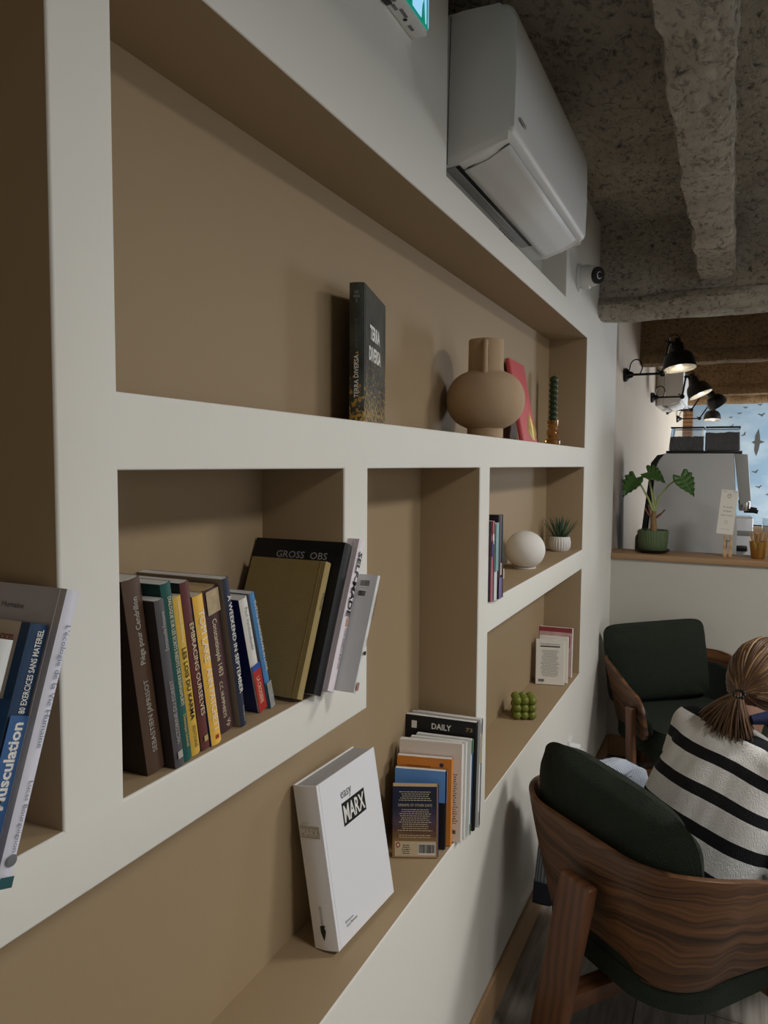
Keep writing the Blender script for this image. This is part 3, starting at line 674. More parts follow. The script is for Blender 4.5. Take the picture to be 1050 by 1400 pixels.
# red book with a golden feather leaning on the back wall
def red_book():
    W, Hh, Tk = .250, .318, .016
    ang = rad(92); lean = rad(11)
    ey = Vector((math.cos(ang), math.sin(ang), 0)); ex0 = ey.cross(Vector((0, 0, 1)))
    ez = Vector((0, 0, 1))*math.cos(lean)-ex0*math.sin(lean); ex = ey.cross(ez)
    R = Matrix((ex, ey, ez)).transposed().to_4x4()
    red = pm('red_cover', (206, 84, 88), .45, var=.04)
    t = book('red hardback with a golden feather leaning behind the round clay vase', W, Hh, Tk, T(-.082, 2.700, ZS+H+.001+Tk*math.sin(lean)) @ R @ T(-Tk, 0, 0), red, red, red, hard=True, group='large face-out hardbacks')
    b = MB(); rnd = random.Random(3)
    for k in range(34):
        a = rad(-62+124*k/33); l = .085*(1.25-.45*abs(math.sin(a)))*rnd.uniform(.85, 1.1)
        base = Vector((Tk+.0004, .182+.020*math.sin(a), .012)); d = Vector((0, math.sin(a), math.cos(a)))
        pts = [base+d*l*s+Vector((0, .006*s*s*math.sin(a*2), 0)) for s in (0, .35, .7, 1)]
        b.tube(pts, [.0020, .0024, .0017, .0004], 5)
    b.build('golden_feather', pm('gold_foil', (226, 200, 130), .35, metal=.3), t)
    lf(t, 'P', .004, .004, .01, .28, gold)
    return t
red_book()

# small upper-right niche books
ZR = -.393; G4 = 'books in the small right-hand niche'
t = book('pink and blue patterned paperback against the divider in the small right-hand niche', .13, .232, .0180, niche(.006, 2.0205, ZR, 0, .018), (60, 60, 70), pm('pink_pattern', (190, 96, 112), .5, var=.5, vscale=60), (190, 96, 112), group=G4, pages=PAGESW)
patch(t, 'red_top_band', 0, .018, .195, .232, flat((150, 40, 44))); patch(t, 'blue_band', 0, .010, .13, .175, flat((44, 60, 140))); patch(t, 'white_flowers', .004, .016, .165, .196, pm('white_flower_print', (222, 214, 214), .5, var=.4, vscale=90))
t = book('teal and white book second from the divider in the small right-hand niche', .13, .225, .0270, niche(.010, 2.0405, ZR, -.4, .027), (92, 140, 142), (216, 218, 218), (200, 206, 206), group=G4, pages=PAGESW)
patch(t, 'teal_spine_top', 0, .027, .085, .225, flat((110, 156, 158))); sp_en(t, 'Travel', .03, .006, .045, .018, INKG)
t = book('tall black book with a purple foot, third from the divider in the small right-hand niche', .15, .246, .0310, niche(.012, 2.0700, ZR, 0, .031), (30, 28, 30), (50, 34, 40), (30, 30, 32), hard=True, group=G4)
patch(t, 'purple_foot', 0, .031, .0, .062, flat((110, 88, 140))); patch(t, 'pink_flower', .012, .026, .07, .105, pm('pale_flower', (200, 176, 170), .5, var=.3, vscale=80))
t = book('slim black hardback at the right end of the books beside the white globe lamp', .15, .245, .0150, niche(.0135, 2.1060, ZR, 2.4, .015), (28, 28, 32), (34, 36, 44), (28, 28, 30), hard=True, group=G4)
patch(t, 'white_label', .008, .0145, .055, .085, INKW)

# lower-right niche paperbacks
def front(label, xs, ys, W, Hh, Tk, lean, yaw, cols, pages=PAGESW):
    return book(label, W, Hh, Tk, T(xs, ys, ZL+H+.0006+Tk*math.sin(rad(lean))) @ RZ(rad(90+yaw)) @ Matrix.Rotation(rad(lean), 4, 'Y'), *cols, group='paperbacks in the lower right niche', pages=pages)
t = front('white paperback with a text-covered back cover, front one in the lower right niche', -.028, 3.258, .122, .198, .022, 6, 13, ((226, 222, 212), (222, 216, 206), (224, 220, 212)))
b = MB(); b.box(-.0008, -.0002, .018, .104, .166, .171); b.build('rule', INKK, t, smooth=False); lf(t, 'Mansfield Justice', .085, .009, .061, .178, INKG)
para((-.0002, .061, 0), (0, -1, 0), (0, 0, 1), (-1, 0, 0), .08, .150, 18, .0066, .0022, INKG, t, seed=12); barcode((-.0004, .098, .016), (0, -1, 0), (0, 0, 1), (-1, 0, 0), .028, .016, t)
t = front('cream paperback squeezed between the white text-covered one and the flowery one', -.020, 3.292, .125, .206, .026, 6, 9, ((228, 222, 208), (224, 216, 200), (224, 216, 204)))
t = front('flowery red and white paperback at the back of the lower right niche', -.022, 3.395, .150, .226, .020, 4, 4, (pm('flower_cover', (206, 176, 170), .5, var=.5, vscale=24), (232, 226, 220), (224, 220, 214)))
lpatch(t, 'red_top_strip', 0, .15, .205, .226, flat((150, 60, 66))); lpatch(t, 'green_leaf', .02, .04, .08, .125, flat((70, 86, 60))); lpatch(t, 'black_leaf', .014, .045, .05, .075, INKK); lpatch(t, 'pink_bloom', .008, .05, .135, .19, flat((176, 104, 116)))

# ------------------------------------------------------------------ ornaments in the niches
CLAY = pm('matt_clay', (178, 152, 122), .85, bump=.08, bscale=120)
def vase():
    t = thing('vase', 'round matt beige clay vase with loop handles on its neck in the big upper niche', 'vase', (-.052, 2.13, ZS+H))
    prof = [(0, .0), (.052, .0), (.053, .004), (.053, .028)]
    for k in range(0, 25):
        a = -1.02+2.06*k/24
        prof.append((max(.0, .116*math.cos(a)**.72), .112+.088*math.sin(a)))
    prof = [p for p in prof if p[0] >= .052 or p[1] < .03]
    prof += [(.0535, .196), (.052, .205), (.0515, .285), (.050, .288), (.0475, .286), (.047, .20), (0, .19)]
    b = MB(); b.lathe(prof, 64); b.build('body', CLAY, t, ang=60)
    for a in (rad(-75), rad(105)):
        pts = [(.049, .268), (.056, .274), (.066, .268), (.071, .248), (.072, .222), (.071, .200), (.068, .186)]
        b = MB(); b.tube([(r*math.cos(a), r*math.sin(a), z) for r, z in pts], [.0085, .0085, .008, .0075, .0075, .008, .0085], 12, flat=1.25); b.build('handle', CLAY, t)
vase()
def candle():
    t = thing('candle', 'dark green bubbly taper candle in an amber glass holder in the big upper niche', 'candle', (-.100, 3.26, ZS+H))
    b = MB()
    for k in range(8): b.ball((0, 0, .128+k*.0235), .0185, (1, 1, .85), 20, 12)
    b.tube([(0, 0, .10), (0, 0, .30)], .011, 12); b.tube([(0, 0, .30), (.001, 0, .316)], .001, 6)
    b.build('taper', pm('dark_green_wax', (44, 60, 36), .4), t)
    amb = pm('amber_glass', (214, 160, 90), .06, trans=.85, ior=1.45)
    b = MB(); b.lathe([(0, 0), (.031, 0), (.033, .004), (.033, .028), (.027, .034), (.018, .038), (.021, .048), (.028, .058), (.026, .070), (.018, .078), (.020, .088), (.024, .096), (.024, .116), (.020, .117), (.019, .100), (0, .095)], 40); b.build('glass_holder', amb, t)
candle()
def globe():
    t = thing('globe_lamp', 'white opal glass globe table lamp, unlit, in the small right-hand niche', 'lamp', (-.085, 2.76, ZR+H))
    prof = [(0, .0), (.040, .0), (.042, .003), (.042, .006)]
    pr2 = []
    for k in range(25):
        a = -1.02+(PI/2+1.02)*k/24; pr2.append((.0755*math.cos(a) if k < 24 else 0, .070+.0722*math.sin(a)))
    b = MB(); b.lathe(pr2, 56); b.build('glass_globe', pm('opal_glass', (232, 229, 223), .65, spec=.25), t, ang=60)
    b = MB(); b.lathe(prof+[(0, .006)], 40); b.build('base', PLASTIC, t)
globe()
def succulent():
    t = thing('potted_succulent', 'spiky green succulent in a ribbed white pot at the end of the small niche', 'plant', (-.085, 3.385, ZR+H))
    b = MB()
    def rib(a, z): return .97+.085*abs(math.sin(a*12))*(1 if .006 < z < .066 else 0)
    b.lathe([(0, 0), (.036, 0), (.041, .004), (.046, .018), (.0475, .04), (.0465, .066), (.044, .068), (.041, .062), (.040, .055), (0, .055)], 120, rib=rib); b.build('pot', pm('white_ceramic', (214, 212, 208), .45), t, ang=60)
    b = MB(); b.lathe([(0, .050), (.040, .050), (.039, .056), (0, .060)], 24); b.build('soil', pm('soil', (50, 40, 32), .95, bump=.8, bscale=200), t)
    rnd = random.Random(5)
    for k in range(38):
        a = k*2.39996; tl = rad(3+44*(k/38)**.8); L_ = rnd.uniform(.085, .115)*(1 if k > 8 else .9)
        b = MB(); d = Vector((math.cos(a)*math.sin(tl), math.sin(a)*math.sin(tl), math.cos(tl)))
        base = Vector((math.cos(a)*.006*(k/12), math.sin(a)*.006*(k/12), .056))
        pts = [base+d*L_*s+Vector((0, 0, .012*s*s*math.sin(tl))) for s in (0, .2, .45, .7, .9, 1)]
        b.tube(pts, [.0028, .0042, .004, .0028, .0013, .0003], 6, flat=.5); b.build('leaf', pm('succulent_green', (62, 88, 66), .5, var=.25, vscale=30), t)
succulent()
def bubble():
    t = MB(); s = .0285
    for i in range(3):
        for j in range(3):
            for k in range(3): t.ball(((i-1)*s, (j-1)*s, .0165+k*s), .0172, u=20, v=14)
    t.box(-.03, .03, -.03, .03, .008, .068)
    o = t.build('bubble_candle', pm('olive_wax', (112, 122, 44), .38, spec=.5), smooth=True, ang=60)
    o.location = (-.086, 2.785, ZL+H); o.rotation_euler = (0, 0, rad(24))
    tag(o, 'olive green cube candle made of round bubbles on the lower right shelf', 'candle')
    w = MB(); w.tube([(0, 0, .088), (.001, 0, .098)], .0011, 6); w.build('wick', INKW, o)
bubble()

# ------------------------------------------------------------------ exit sign, air conditioner, security camera, socket
def exit_sign():
    y1 = 1.435; y0 = 1.085; z0 = H+.860; z1 = H+1.06
    t = thing('exit_sign', 'lit green and white emergency exit light box high on the white wall', 'sign', (0, (y0+y1)/2, z0))
    cy = (y0+y1)/2
    b = MB(); b.box(.0005, .034, y0-cy, y1-cy, 0, z1-z0, bev=.003); b.build('housing', PLASTIC, t)
    lit = pm('lit_panel', (150, 205, 235), .3, emit=(150, 205, 240), estr=.9); grn = pm('lit_green', (0, 120, 100), .3, emit=(0, 118, 98), estr=.9)
    b = MB(); b.box(.034, .0375, y0-cy+.004, y1-cy-.001, .010, z1-z0-.004, bev=.0008); p = b.build('light_panel', grn, t)
    x = .0379
    def poly(pts, nm):
        b = MB(); b.bm.faces.new([b.bm.verts.new((x, u, v)) for u, v in pts]); return b.build(nm, lit, p, smooth=False)
    hh = z1-z0; r = y1-cy
    poly([(r-.006, .012), (r-.003, .012), (r-.003, hh-.008), (r-.006, hh-.008)], 'door_edge')
    poly([(r-.085, .014), (r-.040, .014), (r-.036, .040), (r-.026, .060), (r-.020, .014), (r-.014, .014), (r-.014, hh-.016), (r-.085, hh-.016)], 'doorway')
    poly([(r-.17, .02), (r-.15, .02), (r-.13, .07), (r-.105, .04), (r-.09, .045), (r-.12, .11), (r-.13, .15), (r-.17, .15), (r-.19, .11), (r-.18, .10), (r-.155, .13), (r-.155, .09)], 'running_figure')
    poly([(r-.142+.014*math.cos(a*.5), .172+.012*math.sin(a*.5)) for a in range(13)], 'figure_head')
    poly([(r-.33, .09), (r-.28, .13), (r-.28, .10), (r-.22, .10), (r-.22, .08), (r-.28, .08), (r-.28, .05)], 'arrow')
    # printing on the underside
    for (u, w, v) in [(-.14, .03, .010), (-.06, .03, .018), (.005, .04, .018), (.05, .02, .010), (.07, .03, .018), (.125, .02, .012)]:
        b = MB(); b.quad([(v, u, -.0004), (v+.007, u, -.0004), (v+.007, u+w, -.0004), (v, u+w, -.0004)]); b.build('printed_label', INKG, t, smooth=False)
    b = MB(); b.box(.003, .016, -.005, .045, -.004, .001, bev=.001); b.build('test_button', INKK, t)
    b = MB(); b.quad([(.026, -.03, -.0005), (.029, -.03, -.0005), (.029, .03, -.0005), (.026, .03, -.0005)]); b.build('red_mark', INKR, t, smooth=False)
    b = MB(); b.lathe([(0, -.0007), (.0045, -.0007), (.0045, .001), (0, .001)], 20, T(.016, .105, 0)); b.build('round_mark', INKK, t)
exit_sign()

def air_conditioner(y0, y1, x0, zb, label, name='air_conditioner'):
    t = thing(name, label, 'air conditioner', (x0, (y0+y1)/2, zb), group='wall air conditioners')
    L_ = y1-y0; hl = L_/2
    # profile in (x from the wall, z from the lowest rear point)
    prof = [(0, .012), (.095, .020), (.150, .034), (.206, .064)]
    c = (.200, .085)
    for k in range(6): a = rad(-60+62*k/5); prof.append((.206+.018*math.cos(a), .081+.017*math.sin(a)))
    prof += [(.227, .20), (.226, .310)]
    for k in range(7): a = rad(0+90*k/6); prof.append((.186+.040*math.cos(a), .320+.040*math.sin(a)))
    prof += [(.10, .363), (0, .365)]
    M = Matrix(((1, 0, 0, 0), (0, 0, 1, 0), (0, 1, 0, 0), (0, 0, 0, 1)))   # x, z -> x, z ; extrude along y
    b = MB(); b.prism(prof, -hl, hl, M, bev=.010, seg=3); b.build('casing', PLASTIC, t, ang=50)
    # seam ring near the wall on the end caps
    for s in (-1, 1):
        b = MB(); b.tube([(.062, s*hl*1.0005, .020), (.064, s*hl*1.0005, .15), (.068, s*hl*1.0005, .357)], .0012, 6); b.build('seam', flat((90, 90, 90)), t)
    # bottom outlet: dark slot, louver blade, grey strip
    def under(x): # underside height of the casing at x
        for i in range(3):
            (xa, za), (xb, zb_) = prof[i], prof[i+1]
            if xa <= x <= xb: return za+(zb_-za)*(x-xa)/(xb-xa)
        return prof[3][1]
    def strip(name, xa, xb, ya, yb, off, thick, mat):
        b = MB(); n = 8
        for i in range(n):
            a_, c_ = xa+(xb-xa)*i/n, xa+(xb-xa)*(i+1)/n
            za, zc = under(a_)-off, under(c_)-off
            for (z1_, z2_) in ((za, zc),):
                b.quad([(a_, ya, z1_), (c_, ya, z2_), (c_, yb, z2_), (a_, yb, z1_)])
        o = b.build(name, mat, t, recalc=False)
        bm = bmesh.new(); bm.from_mesh(o.data); bmesh.ops.remove_doubles(bm, verts=bm.verts, dist=1e-5)
        bmesh.ops.solidify(bm, geom=bm.faces[:], thickness=thick); bmesh.ops.recalc_face_normals(bm, faces=bm.faces); bm.to_mesh(o.data); bm.free(); return o
    strip('air_slot', .080, .090, -hl+.012, hl-.19, .0015, .003, BLACKP)
    strip('outlet_strip', .055, .080, -hl+.012, hl-.19, .0015, .003, PLASTIC2)
    strip('louver', .092, .203, -hl+.040, hl-.055, .003, .003, PLASTIC)
    e = .0012
    b = MB(); b.tube([(.203, -hl+.045, under(.203)-.004), (.203, hl-.055, under(.203)-.004)], e, 6); b.tube([(.10, -hl+.038, under(.10)-.002), (.203, -hl+.038, under(.203)-.003)], e, 6); b.tube([(.10, hl-.052, under(.10)-.002), (.203, hl-.052, under(.203)-.003)], e, 6)
    b.build('louver_gap', flat((60, 60, 60)), t)
    b = MB()
    rnd = random.Random(2)
    for r_ in range(3):
        for q in range(6):
            u = hl-.40+q*.026; x = .012+.012*r_
            b.quad([(x, u, under(x)-.001), (x+.009, u, under(x+.009)-.001), (x+.009, u+.02*rnd.uniform(.5, 1), under(x+.009)-.001), (x, u+.018, under(x)-.001)])
    b.build('rating_sticker', flat((96, 98, 98)), t, smooth=False, recalc=False)
    b = MB(); b.box(.2285, .2296, -hl+.035, -hl+.085, .105, .113); b.build('badge', PLASTIC2, t, smooth=False)
    b = MB(); b.box(.018, .026, -hl-.002, -hl+.001, .04, .052); b.build('clip', PLASTIC, t, smooth=False)
    return t
air_conditioner(1.700, 2.600, -.082, H+.692, 'white wall air conditioner set into a recess above the shelves')
air_conditioner(7.25, 8.1, -.038, H+.53, 'white wall air conditioner behind the black wall lamps')

def dome_camera():
    t = thing('security_camera', 'white turret security camera with a black lens on the wall beside the air conditioner', 'camera', (0, 3.235, H+.792))
    M = RY(PI/2)
    b = MB(); b.lathe([(0, .0005), (.056, .0005), (.056, .010), (.053, .013), (0, .013)], 40, M); b.build('wall_plate', PLASTIC, t)
    b = MB(); b.lathe([(0, .013), (.047, .013), (.050, .030), (.049, .048), (.040, .056), (0, .056)], 40, M); b.build('collar', PLASTIC, t)
    d = Vector((.80, -.46, -.12)).normalized(); Q = d.to_track_quat('Z', 'Y').to_matrix().to_4x4()
    b = MB(); b.ball((.058, -.010, 0), .043, u=32, v=20); b.build('turret_ball', PLASTIC, t)
    b = MB(); b.lathe([(.034, .022), (.035, .034), (.033, .040), (0, .040)], 36, T(.058, -.010, 0) @ Q); f = b.build('lens_face', BLACKP, t)
    b = MB(); b.lathe([(0, .0402), (.012, .0402), (.012, .043), (.009, .044), (0, .0435)], 28, T(.058, -.010, 0) @ Q); b.build('lens', pm('lens_glass', (20, 20, 30), .05), f)
    for s in (-.4, .3):
        b = MB(); b.ball((.012, s*.06, -.048), .0028); b.build('screw', INKG, t)
dome_camera()
def socket():
    t = thing('wall_socket', 'white wall socket with a plugged-in lead low on the white wall', 'socket', (0, 3.27, .435))
    b = MB(); b.box(0, .010, -.041, .041, -.041, .041, bev=.003); b.build('cover_plate', PLASTIC, t)
    b = MB(); b.lathe([(0, .0), (.019, 0), (.019, .035), (.016, .04), (0, .04)], 28, T(.010, 0, 0) @ RY(PI/2)); b.build('plug', PLASTIC, t)
    b = MB(); b.tube([(.045, 0, 0), (.062, 0, -.004), (.066, 0, -.03), (.05, 0, -.09), (.02, .0, -.20), (.012, 0, -.30)], .0032, 8); b.build('lead', PLASTIC, t)
socket()

# ------------------------------------------------------------------ black wall lamps
SHADEIN = pm('shade_white_enamel', (240, 238, 232), .4); BULB = pm('lit_bulb', (255, 244, 224), .4, emit=(255, 240, 214), estr=60)
def wall_lamp(y, label, jx, jz, hx, hz, tilt, zb=H+.585, watt=5., flip=0., sidetilt=0.):
    """base on the wall at height zb; elbow at (jx, jz) and head joint at (hx, hz) from the base; shade tilts about the room axis"""
    t = thing('wall_lamp', label, 'lamp', (-.04, y, zb), group='black articulated wall lamps over the bar')
    b = MB(); b.lathe([(0, .0), (.044, 0), (.044, .018), (.040, .022), (.024, .034), (.018, .052), (.010, .060), (0, .060)], 32, RY(PI/2)); b.build('wall_plate', BLACKM, t)
    b = MB(); pts = []
    for k in range(13):
        a = PI-PI*1.15*k/12; pts.append((.068+.038*math.cos(a)+.006, 0, .045+.052*max(math.sin(a), -.4)))
    pts = [(.028, 0, .015)]+pts+[(.100, 0, .004)]; b.tube(pts, .0042, 8); b.build('cable_loop', BLACKM, t)
    b = MB(); b.tube([(.05, 0, 0), (jx-.01, 0, jz)], .0078, 12); b.build('lower_arm', BLACKM, t)
    b = MB(); b.ball((jx, 0, jz), .021, (1, .8, 1)); b.tube([(jx, -.028, jz), (jx, .028, jz)], .008, 10); b.tube([(jx-.03, 0, jz+.024), (jx-.005, 0, jz+.004)], .005, 8); b.build('elbow_joint', BLACKM, t)
    b = MB(); b.tube([(jx, 0, jz), (hx, 0, hz)], .0078, 12); b.ball((hx, 0, hz), .014); b.build('upper_arm', BLACKM, t)
    # shade: hangs from a knuckle beside the head joint
    Q = T(hx+.050*(1 if not flip else -1), 0, hz-.004) @ RX(sidetilt) @ RY(tilt)
    b = MB(); b.tube([(hx, 0, hz), (hx+.045*(1 if not flip else -1), 0, hz)], .006, 10)
    pts = []
    s = 1 if not flip else -1
    for k in range(11):
        a = PI-PI*k/10; pts.append((hx+s*(.032+.034*math.cos(a)), 0, hz+.012+.036*math.sin(a)))
    b.tube(pts, .0042, 8); b.ball((hx+s*.02, 0, hz), .010); b.build('head_knuckle', BLACKM, t)
    prof = [(.012, .030), (.017, .026), (.019, .012), (.026, .008), (.030, -.004), (.036, -.008), (.038, -.060)]
    for k in range(1, 12):
        a = PI/2*(k/11); prof.append((.038+.061*math.sin(a)**.8, -.060-.100*(1-math.cos(a))))
    prof += [(.0992, -.168)]
    outer = prof
    inner = [(r-.0025, z) for r, z in prof[5:]][::-1]
    b = MB(); b.lathe(outer+[(.0975, -.168)], 40, Q)
    sh = b.build('shade', BLACKM, t, ang=60)
    b = MB(); b.lathe(inner+[(0, -.02)], 40, Q); b.build('shade_lining', SHADEIN, sh, ang=60)
    b = MB(); b.ball((0, 0, 0), .040, (1, 1, 1.15), M=None)
    o = b.build('bulb', BULB, t); o.matrix_local = Q @ T(0, 0, -.112)
    ld = bpy.data.lights.new('lamp_light', 'POINT'); ld.energy = watt; ld.color = (1., .84, .66); ld.shadow_soft_size = .025
    lo = bpy.data.objects.new('lamp_light', ld); COL.objects.link(lo); lo.parent = t; lo.matrix_local = Q @ T(0, 0, -.152)
    return t
wall_lamp(5.05, 'nearest black articulated wall lamp over the bar, its lit shade hanging straight down', .235, 0., .268, .190, rad(-7), watt=5.5, sidetilt=rad(-9))
wall_lamp(6.80, 'second black wall lamp along the bar, its lit shade tilted outwards', .250, 0., .275, .165, rad(-25), watt=5.5, sidetilt=rad(-6))
wall_lamp(8.45, 'third black wall lamp along the bar, its shade tipped towards the far end', .245, .0, .36, .185, rad(-32), watt=5.5, sidetilt=rad(25))
wall_lamp(10.0, 'farthest black wall lamp over the bar, next to the bird mural', .265, 0., .36, .150, rad(0), watt=5.5, sidetilt=rad(-8))

# ------------------------------------------------------------------ bar: coffee machine, plant, sign, cup
def coffee_machine():
    t = thing('coffee_machine', 'big grey-sided espresso machine with two bean hoppers behind the bar ledge', 'coffee machine', (.4, 4.80, .90))
    GREY = pm('machine_grey', (188, 188, 188), .45); 
    M = Matrix(((1, 0, 0, 0), (0, 0, 1, 0), (0, 1, 0, 0), (0, 0, 0, 1)))
    top = H+.075-.90
    px = lambda x: x-.4
    poly = [(px(.145), .02), (px(.150), .30), (px(.19), top-.09), (px(.215), top-.02), (px(.245), top), (px(.625), top), (px(.655), .40), (px(.652), .02)]
    b = MB(); b.prism(poly, 0, .60, M, bev=.008, seg=3); b.build('side_casing', GREY, t)
    poly = [(px(.105), .0), (px(.11), .28), (px(.165), top-.06), (px(.20), top-.012), (px(.243), top-.004), (px(.21), top-.04), (px(.18), top-.10), (px(.142), .30), (px(.138), 0)]
    b = MB(); b.prism(poly, -.004, .60, M, bev=.003); b.build('rear_panel', BLACKP, t)
    poly = [(px(.627), top-.001), (px(.697), top-.008), (px(.722), top-.275), (px(.665), top-.305), (px(.652), top-.20)]
    b = MB(); b.prism(poly, -.004, .60, M, bev=.004); b.build('front_panel', PLASTIC2, t)
    b = MB(); b.prism([(px(.65), .03), (px(.74), .03), (px(.74), .085), (px(.65), .085)], .0, .60, M, bev=.004); b.build('drip_tray', CHROME, t)
    for y in (.16, .40):
        b = MB(); b.lathe([(0, 0), (.028, 0), (.032, .02), (.032, .055), (0, .055)], 28, T(px(.69), y, top-.345)); b.build('group_head', CHROME, t)
        b = MB(); b.tube([(px(.69), y, top-.345), (px(.74), y, top-.345), (px(.765), y, top-.35)], [.012, .012, .012], 12); b.build('portafilter_handle', BLACKP, t)
    glass = pm('hopper_glass', (236, 238, 240), .05, trans=.92, ior=1.2); beans = pm('coffee_beans', (52, 44, 42), .5, bump=1., bscale=120, var=.5, vscale=150)
    for (xa, xb) in ((.262, .458), (.466, .655)):
        for i_ in range(1):
            b = MB(); r = bmesh.ops.create_cube(b.bm, size=1)
            for v in r['verts']:
                topv = v.co.z > 0; x = xa if v.co.x < 0 else xb
                if topv: x += .014 if (xa < .3 and v.co.x < 0) else (-.006 if (xb > .6 and v.co.x > 0) else 0)
                v.co = Vector((px(x), .01 if v.co.y < 0 else .30, top+(.150 if topv else .012)))
            hp = b.build('bean_hopper', glass, t, smooth=False); 
            m_ = hp.modifiers.new('bev', 'BEVEL'); m_.width = .008; m_.segments = 2
            b = MB(); r = bmesh.ops.create_grid(b.bm, x_segments=44, y_segments=60, size=.5)
            hgt = .095 if xa < .3 else .118
            for v in r['verts']:
                x = xa+.008+(xb-xa-.016)*(v.co.x+.5); y = .018+.27*(v.co.y+.5)
                v.co = Vector((px(x), y, top+hgt+.010*noise.noise(Vector((x*90, y*90, 0)))+.008*noise.noise(Vector((x*14, y*14, 2)))))
            ext = bmesh.ops.extrude_edge_only(b.bm, edges=[e for e in b.bm.edges if e.is_boundary])
            for v in [g for g in ext['geom'] if isinstance(g, bmesh.types.BMVert)]: v.co.z = top+.018
            o = b.build('coffee_beans', beans, hp, ang=80); o['kind'] = 'stuff'
            b = MB(); b.box(px(xa)+.010 if xa < .3 else px(xa), px(xb), .006, .305, top+.150, top+.158, bev=.002); b.build('hopper_lid', BLACKP, hp)
    b = MB(); b.box(px(.25), px(.668), .0, .31, top-.001, top+.014, bev=.003); b.build('hopper_base', BLACKP, t)
    for s in (.22, .60):
        for y in (.06, .54):
            b = MB(); b.lathe([(0, 0), (.018, 0), (.016, .03), (0, .03)], 16, T(px(s), y, 0)); b.build('foot', BLACKP, t)
coffee_machine()

def alocasia():
    x0, y0 = .216, 4.52; z0 = H-.504
    s_ = thing('plant_saucer', 'black plastic saucer under the green ribbed plant pot', 'saucer', (x0, y0, z0))
    b = MB(); b.lathe([(0, 0), (.066, 0), (.088, .012), (.094, .020), (.091, .021), (.084, .014), (.062, .006), (0, .006)], 48); b.build('dish', BLACKP, s_)
    t = thing('potted_plant', 'leafy tropical plant with drooping wavy leaves in a green ribbed pot on the bar ledge', 'plant', (x0, y0, z0+.0065))
    def rib(a, z): return 1+.018*math.cos(a*36)*(1 if .01 < z < .125 else 0)
    b = MB(); b.lathe([(0, 0), (.070, 0), (.075, .005), (.080, .06), (.082, .122), (.081, .126), (.076, .124), (.075, .11), (0, .11)], 216, rib=rib); b.build('pot', pm('green_ceramic', (80, 95, 63), .5), t, ang=60)
    b = MB(); b.lathe([(0, .108), (.076, .108), (.074, .114), (0, .118)], 30); b.build('soil', MATS['soil'], t)
    STEM = pm('petiole_green', (150, 160, 104), .5, var=.2, vscale=20); TRUNK = pm('plant_trunk', (140, 110, 70), .75, bump=.5, bscale=60, var=.4, vscale=40)
    b = MB(); b.tube([(0, 0, .11), (.002, 0, .15), (-.003, 0, .19), (.002, 0, .235)], [.020, .018, .016, .013], 12); b.build('trunk', TRUNK, t)
    for (dx, dz, bx) in ((-.05, .25, -.01), (.06, .245, .012), (-.03, .27, -.008), (.045, .225, .01)):
        b = MB(); b.tube([(bx, 0, .195), (bx+dx*.4, -.004, .215), (dx, -.008, dz)], [.006, .004, .0045], 8); b.build('old_leaf_stub', pm('brown_stub', (120, 74, 56), .7), t)
    LEAF = pm('alocasia_leaf', (58, 92, 36), .4, var=.25, vscale=25)
    def leaf(base_pts, tip_dir, up, L_, W_, droop):
        b = MB(); b.tube(base_pts, [.0075, .006, .005, .0042, .004][:len(base_pts)], 10); st = b.build('petiole', STEM, t)
        o = Vector(base_pts[-1]); d = Vector(tip_dir).normalized(); upv = Vector(up); side = d.cross(upv).normalized(); nrm = side.cross(d).normalized()
        b = MB(); nu, nv = 9, 26
        def fn(u, v):
            s = v; wprof = math.sin(PI*min(1, (s*.93+.07))**.60)*(1-.10*s)
            if s > .92: wprof *= (1-s)/.08*.9+.1
            q = (u-.5)*2
            wav = 1+.05*math.sin(s*34)*abs(q)
            back = -.20*L_*abs(q)*(1-s)**3     # heart-shaped lobes at the base
            p = o+d*(s*L_+back)+side*(q*W_*wprof*wav)+nrm*(abs(q)*W_*.22+.008*math.sin(s*34)*abs(q)**2) - Vector((0, 0, 1))*droop*s*s
            return p
        b.grid(fn, nu, nv); lf_ = b.build('leaf', LEAF, st, recalc=False, ang=80); solid_mod(lf_, .0012); return lf_
    leaf([(-.004, 0, .225), (-.03, 0, .30), (-.075, -.01, .385), (-.10, -.02, .425)], (-.45, -.25, -.75), (-.35, -.85, .3), .125, .060, .01)
    leaf([(0, 0, .23), (-.012, .004, .32), (-.03, .01, .41), (-.042, .01, .458)], (.62, -.35, -.10), (-.1, -.75, .6), .125, .050, .05)
    leaf([(.004, 0, .225), (.022, 0, .31), (.075, -.01, .385), (.125, -.02, .425), (.138, -.02, .438)], (.48, -.2, -.62), (.3, -.85, .3), .125, .056, .02)
    b = MB(); b.tube([(.002, 0, .23), (.004, .003, .29), (-.006, .005, .36)], [.008, .006, .002], 8); b.build('new_shoot', STEM, t)
alocasia()

